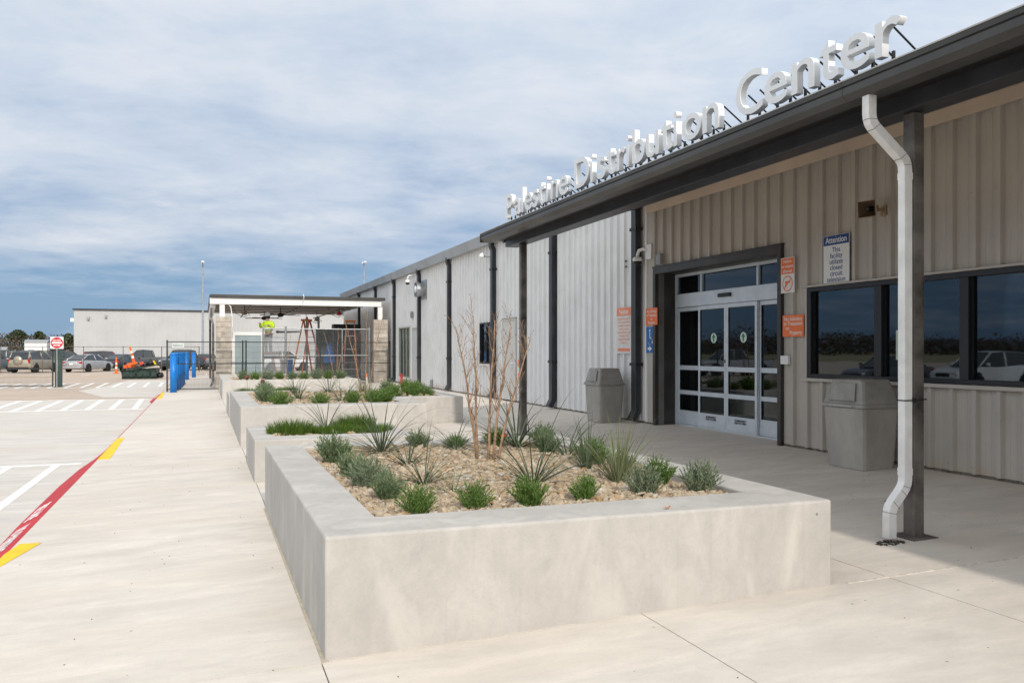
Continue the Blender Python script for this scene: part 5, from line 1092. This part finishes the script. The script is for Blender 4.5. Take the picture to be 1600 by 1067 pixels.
mb = MB(); mb.box(bx0, bx1, BY+0.02, BY+45, ZR-0.1, bz-0.05); mb.build('wall', M_BGW, o)
mb = MB(); mb.box(bx0-0.15, bx1+0.15, BY-0.22, BY+45.1, bz, bz+0.20); mb.build('roof_trim', M_SLATE, o)
for x, z in ((-14.8, 5.9), (-12.6, 6.2)): mb = MB(); mb.box(x-0.14, x+0.14, BY-0.4, BY-0.06, z, z+0.35); mb.build('wall_light', M_GREYP, o)
mb = MB(); mb.box(bx0-0.5, bx0, BY+0.5, BY+0.8, 5.6, 6.1); mb.build('wall_light', M_SIGNF, o)
for (x0, x1, y, h, l) in ((-29.5, -26.0, 170, 3.2, 'small white shed beside the far tree line'), (-33.5, -30.5, 160, 1.9, 'low white trailer behind the parked cars')):
    o = thing('shed', l, 'shed', (x0, y, ZR)); m = MB(); m.box(0, x1-x0, 0, 3, 0.3, h); m.build('wall', M_WHITE, o); m = MB(); m.prism([(-0.1, -0.1, h), (x1-x0+0.1, -0.1, h), (x1-x0+0.1, 1.5, h+0.5), (-0.1, 1.5, h+0.5)], (0, 0, 0.06)); m.build('roof', M_GREYP, o); m = MB(); m.box(0.6, 1.5, -0.04, -0.005, 0.5, h*0.6); m.build('window', M_BLACK, o)
    m = MB(); m.box(0.2, x1-x0-0.2, 0.3, 2.7, -0.2, 0.3); m.build('skirt', M_BLACK, o)
# light poles
def light_pole(x, y, h, z, label, base=True):
    o = thing('light_pole', label, 'lamp post', (x, y, z)); m = MB(); m.tube([(0, 0, 0.5), (0, 0, h)], [0.13, 0.08], 10); m.build('pole', pm('pole_grey', (0.33, 0.37, 0.41), 0.45, metal=0.3), o)
    m = MB(); m.lathe([(0.36, 0), (0.36, 0.85), (0.30, 0.9)], 14); m.build('footing', pm('footing_yellow', (0.55, 0.40, 0.10), 0.7) if base else M_ROAD, o)
    for s_ in (-1, 1): m = MB(); m.tube([(0, 0, h-0.1), (s_*0.05, s_*0.35, h-0.05)], 0.035, 6); m.build('arm', M_GALV, o); m = MB(); m.box(-0.15, 0.15, s_*0.35, s_*0.8, h-0.12, h+0.02); m.build('lamp_head', M_SIGNF, o, 0.02)
    return o
light_pole(0.0, 96.0, 11.2, ZR, 'tall slim light pole left of the pavilion')
light_pole(17.8, 100.0, 12.2, ZR, 'light pole rising behind the long building roof', False)

# ================================================================== CARS
M_TYRE = pm('tyre', (0.012, 0.012, 0.012), 0.85, 0.2, 20); M_RIM = pm('wheel_rim', (0.40, 0.41, 0.42), 0.3, 0.1, 8, metal=0.7)
M_CGL = pm('car_glass', (0.015, 0.02, 0.024), 0.06, 0.05, 2, spec=0.9); M_TAIL = pm('tail_lamp', (0.45, 0.01, 0.015), 0.2); M_HEAD = pm('head_lamp', (0.70, 0.72, 0.74), 0.12, metal=0.3); M_TRIM = pm('car_trim', (0.02, 0.02, 0.02), 0.5)
SPEC = { # stations: x, z_low, z_belt, half width ; cabin: x, z_roof, half width
 'sedan': dict(L=4.8, body=[(-2.40, .42, .80, .70), (-2.33, .30, .95, .86), (-1.7, .22, 1.02, .91), (-0.8, .20, .98, .92), (.6, .20, .96, .92), (1.1, .20, .93, .92), (1.9, .22, .82, .89), (2.3, .28, .70, .80), (2.40, .40, .60, .66)], cab=[(-1.95, 1.01, .70), (-1.05, 1.40, .60), (-.25, 1.47, .60), (.35, 1.43, .60), (1.25, .94, .74)], r=.33, wb=(-1.42, 1.42)),
 'suv': dict(L=4.75, body=[(-2.35, .50, .95, .78), (-2.28, .36, 1.08, .88), (-1.6, .28, 1.10, .93), (-.5, .26, 1.08, .93), (.8, .26, 1.07, .93), (1.1, .26, 1.06, .93), (1.9, .28, .98, .90), (2.28, .34, .86, .82), (2.37, .45, .74, .70)], cab=[(-2.26, 1.09, .80), (-1.95, 1.68, .68), (-.4, 1.76, .68), (.35, 1.70, .67), (1.15, 1.07, .78)], r=.37, wb=(-1.38, 1.40)),
 'pickup': dict(L=5.7, body=[(-2.85, .60, 1.05, .85), (-2.80, .45, 1.14, .93), (-1.9, .34, 1.14, .97), (-.62, .30, 1.14, .97), (.8, .30, 1.14, .97), (1.35, .30, 1.14, .97), (2.2, .32, 1.10, .95), (2.75, .38, .98, .88), (2.85, .50, .85, .78)], cab=[(-.75, 1.13, .82), (-.55, 1.80, .70), (.2, 1.88, .70), (.75, 1.83, .69), (1.45, 1.13, .80)], r=.41, wb=(-1.80, 1.85))}
def car(kind, col, label, x, y, rz, metal=0.35, spare=False, z=None):
    S = SPEC[kind]; o = thing('parked_car', label, 'pickup' if kind == 'pickup' else 'car', (x, y, ZR if z is None else z), rz, 'cars parked across the lot')
    paint = pm('paint_%.2f_%.2f_%.2f' % col, col, 0.32, 0.03, 2, metal=metal, spec=0.6, coat=0.6)
    vs = []; n = 8
    for (sx, zl, zb_, hw) in S['body']:
        zm = zl+(zb_-zl)*.5
        vs += [(sx, -hw*.86, zl), (sx, -hw, zl+.12), (sx, -hw*1.0, zm), (sx, -hw*.93, zb_-.02), (sx, hw*.93, zb_-.02), (sx, hw*1.0, zm), (sx, hw, zl+.12), (sx, hw*.86, zl)]
    fs = [(i*n+j, i*n+(j+1) % n, (i+1)*n+(j+1) % n, (i+1)*n+j) for i in range(len(S['body'])-1) for j in range(n)]+[tuple(range(n)), tuple((len(S['body'])-1)*n+j for j in range(n))[::-1]]
    m = MB(); m.add(vs, fs); body = m.build('body', paint, o, smooth=True); b = body.modifiers.new('e', 'EDGE_SPLIT'); b.split_angle = R(38)
    # greenhouse: glass sides, painted roof and pillars
    cb_ = S['cab']; vs = []; belt = cb_[0][1]
    for i, (cx_, zr, hw) in enumerate(cb_):
        vs += [(cx_, -hw, zr), (cx_, hw, zr)]
    bl = S['body'][3][3]*.90; lo = [(cb_[0][0], cb_[0][1]-.03), (cb_[1][0]-.0, belt-.04), (cb_[2][0], belt-.04), (cb_[3][0]+.25, belt-.05), (cb_[4][0], cb_[4][1]-.03)]
    for (cx_, zr) in lo: vs += [(cx_, -bl, zr), (cx_, bl, zr)]
    m = MB(); fs = []
    for i in range(4): fs += [(2*i, 2*i+2, 2*i+12, 2*i+10), (2*i+1, 2*i+11, 2*i+13, 2*i+3)]
    fs += [(0, 1, 3, 2), (6, 7, 9, 8)]
    m.add(vs, fs); m.build('glass', M_CGL, o)
    m = MB(); rp = []
    for (cx_, zr, hw) in cb_[1:4]: rp.append((cx_, zr, hw))
    v2 = []
    for (cx_, zr, hw) in rp: v2 += [(cx_, -hw-.012, zr-.05), (cx_, -hw*.8, zr+.022), (cx_, hw*.8, zr+.022), (cx_, hw+.012, zr-.05)]
    m.add(v2, [(i*4+j, i*4+j+1, i*4+5+j, i*4+4+j) for i in range(2) for j in range(3)])
    for (a, b_) in ((0, 1), (3, 4)):
        for sd_ in (-1, 1):
            pa = Vector((cb_[a][0], sd_*(cb_[a][2]+(.0 if a else .0)), cb_[a][1])); pb = Vector((cb_[b_][0], sd_*cb_[b_][2], cb_[b_][1])); m.tube([pa, pb], .045, 5)
    for i in (2,) if kind != 'suv' else (2, 1):
        for sd_ in (-1, 1): m.tube([(cb_[i][0], sd_*cb_[i][2], cb_[i][1]-.03), (lo[i][0], sd_*(bl+.005), lo[i][1])], .04, 5)
    m.build('roof', paint, o, smooth=True)
    if kind == 'pickup': m = MB(); m.box(-2.7, -.85, -.78, .78, 1.06, 1.155); m.build('bed', M_TRIM, o)
    for wx_ in S['wb']:
        for sd_ in (-1, 1):
            hw = .91 if kind != 'pickup' else .96; r = S['r']
            m = MB(); m.lathe([(r+.07, -.02), (r+.07, .02)], 20, (wx_, sd_*(hw-.008), r), 'y'); m.build('wheel_arch', M_TRIM, o)
            m = MB(); m.lathe([(r*.62, -.11), (r*.95, -.11), (r, -.08), (r, .08), (r*.95, .11), (r*.62, .11)], 20, (wx_, sd_*(hw-.06), r), 'y'); wh = m.build('tyre', M_TYRE, o)
            m = MB(); m.lathe([(r*.62, -.06), (r*.55, .085), (r*.2, .10), (r*.1, .11)], 12, (0, 0, 0), 'y'); q = m.build('rim', M_RIM, wh); q.location = (wx_, sd_*(hw-.06), r); q.scale = (1, sd_, 1)
    xb, xf = S['body'][1][0], S['body'][-2][0]; zb2 = S['body'][1][2]; zf2 = S['body'][-2][2]
    for sd_ in (-1, 1):
        m = MB(); m.box(xb-.06, xb+.10, sd_*.50, sd_*.87, zb2-.24, zb2-.08) if kind == 'sedan' else m.box(xb-.05, xb+.06, sd_*.72, sd_*.89, zb2-.30, zb2+.04); m.build('tail_lamp', M_TAIL, o, .02)
        m = MB(); m.box(xf-.10, xf+.075, sd_*.48, sd_*.79, zf2-.20, zf2-.06); m.build('headlight', M_HEAD, o, .02)
        m = MB(); m.box(cb_[4][0]-.35, cb_[4][0]-.22, sd_*.93, sd_*1.10, belt+.02, belt+.16); m.build('mirror', paint, o, .03)
        for xx in (-.55, .45): m = MB(); m.box(xx, xx+.16, sd_*(S['body'][3][3]-.0), sd_*(S['body'][3][3]+.02), belt-.17, belt-.13); m.build('door_handle', paint, o)
    m = MB(); m.box(xf+.03, xf+.095, -.42, .42, zf2-.26, zf2-.10); m.build('grille', M_TRIM, o); m = MB(); m.box(xb-.115, xb+.02, -.8, .8, .34, .46); m.build('bumper', M_TRIM if kind != 'sedan' else paint, o, .02)
    m = MB(); m.box(xb-.09, xb-.078, -.16, .16, .62, .76); m.build('plate', M_SIGNF, o)
    if spare: m = MB(); m.lathe([(.10, .10), (.34, .09), (.365, 0), (.365, -.10)], 20, (0, 0, 0), 'x'); q = m.build('spare_wheel', paint, o, smooth=True); q.location = (xb-.11, 0, 1.0); q.rotation_euler = (0, 0, PI)
    return o
A = R
car('sedan', (0.50, 0.51, 0.52), 'silver sedan parked with its tail lamps towards the viewer', -9.15, 80.5, A(64), 0.6)
car('suv', (0.42, 0.37, 0.29), 'beige sport utility with a spare wheel on its tailgate', -13.05, 79.5, A(70), 0.5, True)
car('pickup', (0.12, 0.16, 0.18), 'slate grey pickup at the left edge beside the beige sport utility', -16.9, 80.5, A(62), 0.5)
car('suv', (0.62, 0.66, 0.70), 'pale silver van-like car roof behind the slate pickup', -17.0, 92.0, A(5), 0.4)
car('suv', (0.015, 0.017, 0.020), 'black sport utility behind the silver sedan', -12.2, 92.0, A(8))
car('suv', (0.22, 0.012, 0.02), 'dark red car behind the silver sedan, right of the black one', -8.9, 93.0, A(10))
car('sedan', (0.04, 0.045, 0.055), 'charcoal car just right of the silver sedan', -6.9, 85.5, A(66))
car('pickup', (0.018, 0.02, 0.024), 'black pickup behind the heap of green bags', -5.3, 92.0, A(178))
car('pickup', (0.035, 0.045, 0.052), 'dark grey truck facing the viewer behind the bollards', -1.55, 84.0, A(-122))
car('sedan', (0.012, 0.014, 0.016), 'black car parked right of the slim light pole', 0.25, 88.0, A(-100))
car('suv', (0.70, 0.70, 0.69), 'white car seen through the pavilion behind the ladder', 6.9, 78.0, A(5), 0.2)
car('pickup', (0.10, 0.11, 0.12), 'grey pickup seen through the pavilion left of the white car', 3.0, 82.0, A(2))

for (k_, c_, l_, x_, y_, a_) in (('suv', (0.70, 0.70, 0.69), 'white car beyond the left edge, seen mirrored in the office window', -18.0, 29.5, 4), ('sedan', (0.06, 0.07, 0.09), 'dark car beyond the left edge, seen mirrored in the office window', -18.5, 36.0, 2), ('pickup', (0.35, 0.36, 0.38), 'grey pickup beyond the left edge, seen mirrored in the glass doors', -19.0, 52.0, 3)):
    car(k_, c_, l_, x_, y_, A(a_))
# ================================================================== CONES AND THE GREEN HEAP
M_CONE = pm('cone_orange', (0.80, 0.13, 0.015), 0.5, 0.06, 6); M_REF = pm('cone_white', (0.75, 0.74, 0.72), 0.4)
def delineator(label, loc, rot=(0, 0, 0), h=1.15):
    o = thing('delineator', label, 'cone', loc); o.rotation_euler = rot
    m = MB(); m.lathe([(.20, 0), (.20, .06), (.12, .09)], 8); m.build('base', M_CONE, o)
    m = MB(); m.lathe([(.095, .09), (.05, h), (.03, h+.03)], 14); m.build('tube', M_CONE, o)
    for z in (.38, .70): r0 = .095-.045*(z-.09)/(h-.09)+.004; m = MB(); m.lathe([(r0, z), (r0-.007, z+.16)], 14); m.build('white_band', M_REF, o)
    return o
delineator('orange delineator post standing before the silver sedan', (-6.35, 73.0, ZR), h=1.25)
delineator('orange delineator leaning on top of the green heap', (-4.05, 58.6, 0.78), (R(6), R(-14), 0), 1.1)
hp = thing('green_skip', 'dark green collapsed container heaped with site waste', 'container', (-3.75, 59.4, ZR)); M_SK = pm('skip_green', (0.018, 0.042, 0.034), 0.55, 0.3, 3, 0.3, 6); rg = random.Random(4)
m = MB(); vs = []; nx = 14
for (z, w0, w1) in ((0, 1.02, .75), (.25, 1.05, .78), (.52, 1.10, .82), (.60, 1.16, .86)):
    for i in range(nx*2):
        t = i/nx; s_ = 1 if i < nx else -1; u = (t if i < nx else t-1); xx = (-1+2*u)*w0*s_; vs.append((xx+rg.uniform(-.02, .02), -s_*w1+rg.uniform(-.05, .05)*(z > 0), z+rg.uniform(-.03, .03)*(z > 0)+.06*xx*(z > .3)))
N2 = nx*2
m.add(vs, [(k*N2+j, k*N2+(j+1) % N2, (k+1)*N2+(j+1) % N2, (k+1)*N2+j) for k in range(3) for j in range(N2)]+[tuple(range(N2))[::-1], tuple(3*N2+j for j in range(N2))]); m.build('body', M_SK, hp)
for i in range(5): m = MB(); x_ = -.85+i*.42; m.obox((x_, -.84, .26), (.16, 0, 0), (0, .03, 0), (0, 0, .13)); m.build('rib', M_SK, hp, .02)
for i, (x_, z_, a, w_) in enumerate(((.05, .68, .20, 1.12), (.2, .76, .16, .95))): m = MB(); m.obox((x_, 0, z_), (w_*math.cos(a), 0, w_*math.sin(a)), (0, .8, 0), (-.03*math.sin(a), 0, .03)); m.build('lid', pm('lid_black_green', (.012, .022, .02), .5), hp, .015)
for i, (x_, y_, z_, r_, c_, l) in enumerate(((.62, -.2, .98, .26, M_BLACK, 'black rubbish bag at the right on the green heap'), (.25, .1, .90, .2, M_BLACK, 'black rubbish bag in the middle of the green heap'), (1.18, -.3, .22, .22, M_BLACK, 'black rubbish bag on the ground right of the green heap'))):
    me = bpy.data.meshes.new('bag'); bm = bmesh.new(); bmesh.ops.create_icosphere(bm, subdivisions=3, radius=r_)
    for v in bm.verts: v.co *= 1+.28*noise.noise(v.co*9+Vector((i*3, 0, 0))); v.co.z *= .8
    bm.to_mesh(me); bm.free(); me.materials.append(c_); q = link('rubbish_bag', me, None, smooth=True); q.location = (-3.75+x_, 59.4+y_, ZR+z_); tag(q, l, 'bag', 'bags on the heap')
for (x_, z_, sx, sz, a, c_, nm, l) in ((-.62, .80, .34, .10, .12, M_CONE, 'road_block', 'orange plastic block at the left on the green heap'), (.08, .98, .13, .09, .3, pm('scrap_red', (.6, .08, .04), .5), 'scrap_piece', 'small red scrap on the green heap'), (-.3, .86, .30, .03, -.1, M_HORN, 'wood_offcut', 'pale board offcut lying on the green heap'), (.85, 1.0, .05, .16, .5, M_YEL, 'glove', 'yellow glove on the right end of the green heap')):
    o = thing(nm, l, 'debris', (-3.75+x_, 59.1, ZR+z_)); m = MB(); m.obox((0, 0, 0), (sx*math.cos(a), 0, sx*math.sin(a)), (0, .16, 0), (-sz*math.sin(a), 0, sz*math.cos(a))); m.build('piece', c_, o, .02)
    if nm == 'road_block': 
        m = MB(); m.obox((0, 0, .14), (.16, 0, .02), (0, .12, 0), (0, 0, .06)); m.build('upper_block', c_, o, .02)
        for s_ in (-1, 1): m = MB(); m.box(s_*.12-.04, s_*.12+.04, -.165, -.16, -.05, .03); m.build('slot', M_BLACK, o)
# lot fence line behind the cars, thin posts
o = thing('lot_fence', 'thin wire fence posts along the car park behind the gate', 'fence', (0, 0, 0))
for i in range(7): m = MB(); m.tube([(-18.0+i*2.95, 77.2, ZR), (-18.0+i*2.95, 77.2, ZR+2.15)], .03, 6); m.build('post', M_STEEL, o)
m = MB(); m.tube([(-18.0, 77.2, ZR+2.1), (-.3, 77.2, ZR+2.1)], .02, 5); m.build('rail', M_STEEL, o)

# ================================================================== FAR WOOD AND TREES
rgw = np.random.default_rng(8)
def cards(pts, size, jit=.5):
    """many small randomly turned leaf-clump faces"""
    n = len(pts); a = rgw.normal(size=(n, 3)); a /= np.linalg.norm(a, axis=1)[:, None]; b = np.cross(a, rgw.normal(size=(n, 3))); b /= np.linalg.norm(b, axis=1)[:, None]
    s = (size*rgw.uniform(1-jit, 1+jit, n))[:, None]; pts = np.asarray(pts)
    V = np.stack((pts-a*s, pts-b*s*.6, pts+a*s, pts+b*s*.6), 1).reshape(-1, 3); F_ = np.arange(4*n).reshape(-1, 4); return V, F_
def far_mesh(name, pts, size, mats, probs, parent=None):
    V, F_ = cards(pts, size); me = bpy.data.meshes.new(name); me.from_pydata(V.tolist(), [], F_.tolist())
    for m_ in mats: me.materials.append(m_)
    me.polygons.foreach_set('material_index', rgw.choice(len(mats), len(F_), p=probs).astype(np.int32)); me.update(); return link(name, me, parent)
W1 = leaf_mat('wood_brown', (.085, .055, .038), (.16, .105, .075), .1); W2 = leaf_mat('wood_grey', (.075, .065, .055), (.13, .11, .095), .1); W3 = leaf_mat('wood_green', (.030, .048, .018), (.065, .085, .032), .1)
def wood_points(line_, n, hmax, depth):
    out = []
    L = [(Vector(a), Vector(b)) for a, b in zip(line_[:-1], line_[1:])]; tot = sum((b-a).length for a, b in L)
    for _ in range(n):
        t = rgw.uniform(0, tot)
        for a, b in L:
            d = (b-a).length
            if t <= d: p = a.lerp(b, t/d); break
            t -= d
        h = hmax*(0.62+0.5*noise.noise((p.x*.05, p.y*.05, 3.0))+.25*noise.noise((p.x*.2, p.y*.2, 7.0))); h = max(h, hmax*.35)
        out.append((p.x+rgw.normal()*depth, p.y+rgw.normal()*depth, -0.3+h*rgw.uniform(0, 1)**.8))
    return out
wood = far_mesh('far_wood', wood_points([(-330, -300), (-400, 0), (-340, 280), (-150, 480), (0, 540), (160, 560)], 110000, 12.6, 12), 0.62, [W1, W2, W3], [.42, .38, .20]); stuff(wood); tag(wood, 'leafless brown wood along the horizon beyond the cars', 'wood')
for (x, y, h, r, l) in ((-90, 500, 12.6, 5.0, 'broad dark evergreen above the wood at the left edge'), (-79.5, 497, 11.8, 3.3, 'narrow pointed evergreen above the wood beside the red sign'), (-66.5, 500, 10.8, 3.3, 'dark evergreen beside the corner of the pale warehouse')):
    o = thing('evergreen_tree', l, 'tree', (x, y, -0.4)); m = MB(); m.tube([(0, 0, 0), (.2, .1, h*.5), (0, 0, h*.92)], [.4, .28, .08], 7)
    for k in range(9): a = k*2.4; z = h*(.45+.05*k); m.tube([(0, 0, z), (math.cos(a)*r*.6, math.sin(a)*r*.6, z+h*.05)], [.1, .03], 5)
    m.build('trunk', L_WOOD, o); P_ = []
    for _ in range(1500):
        u = rgw.uniform(.30, 1); rr = r*math.sin(PI*min(1, (1.02-u)/.64)**.75)*rgw.uniform(.25, 1.0)**.5; a = rgw.uniform(0, 2*PI); rr *= .78+.75*noise.noise((u*5, math.cos(a)*1.6+x, math.sin(a)*1.6)); P_.append((math.cos(a)*rr, math.sin(a)*rr, u*h))
    far_mesh('crown', P_, .6, [W3], [1.0], o)
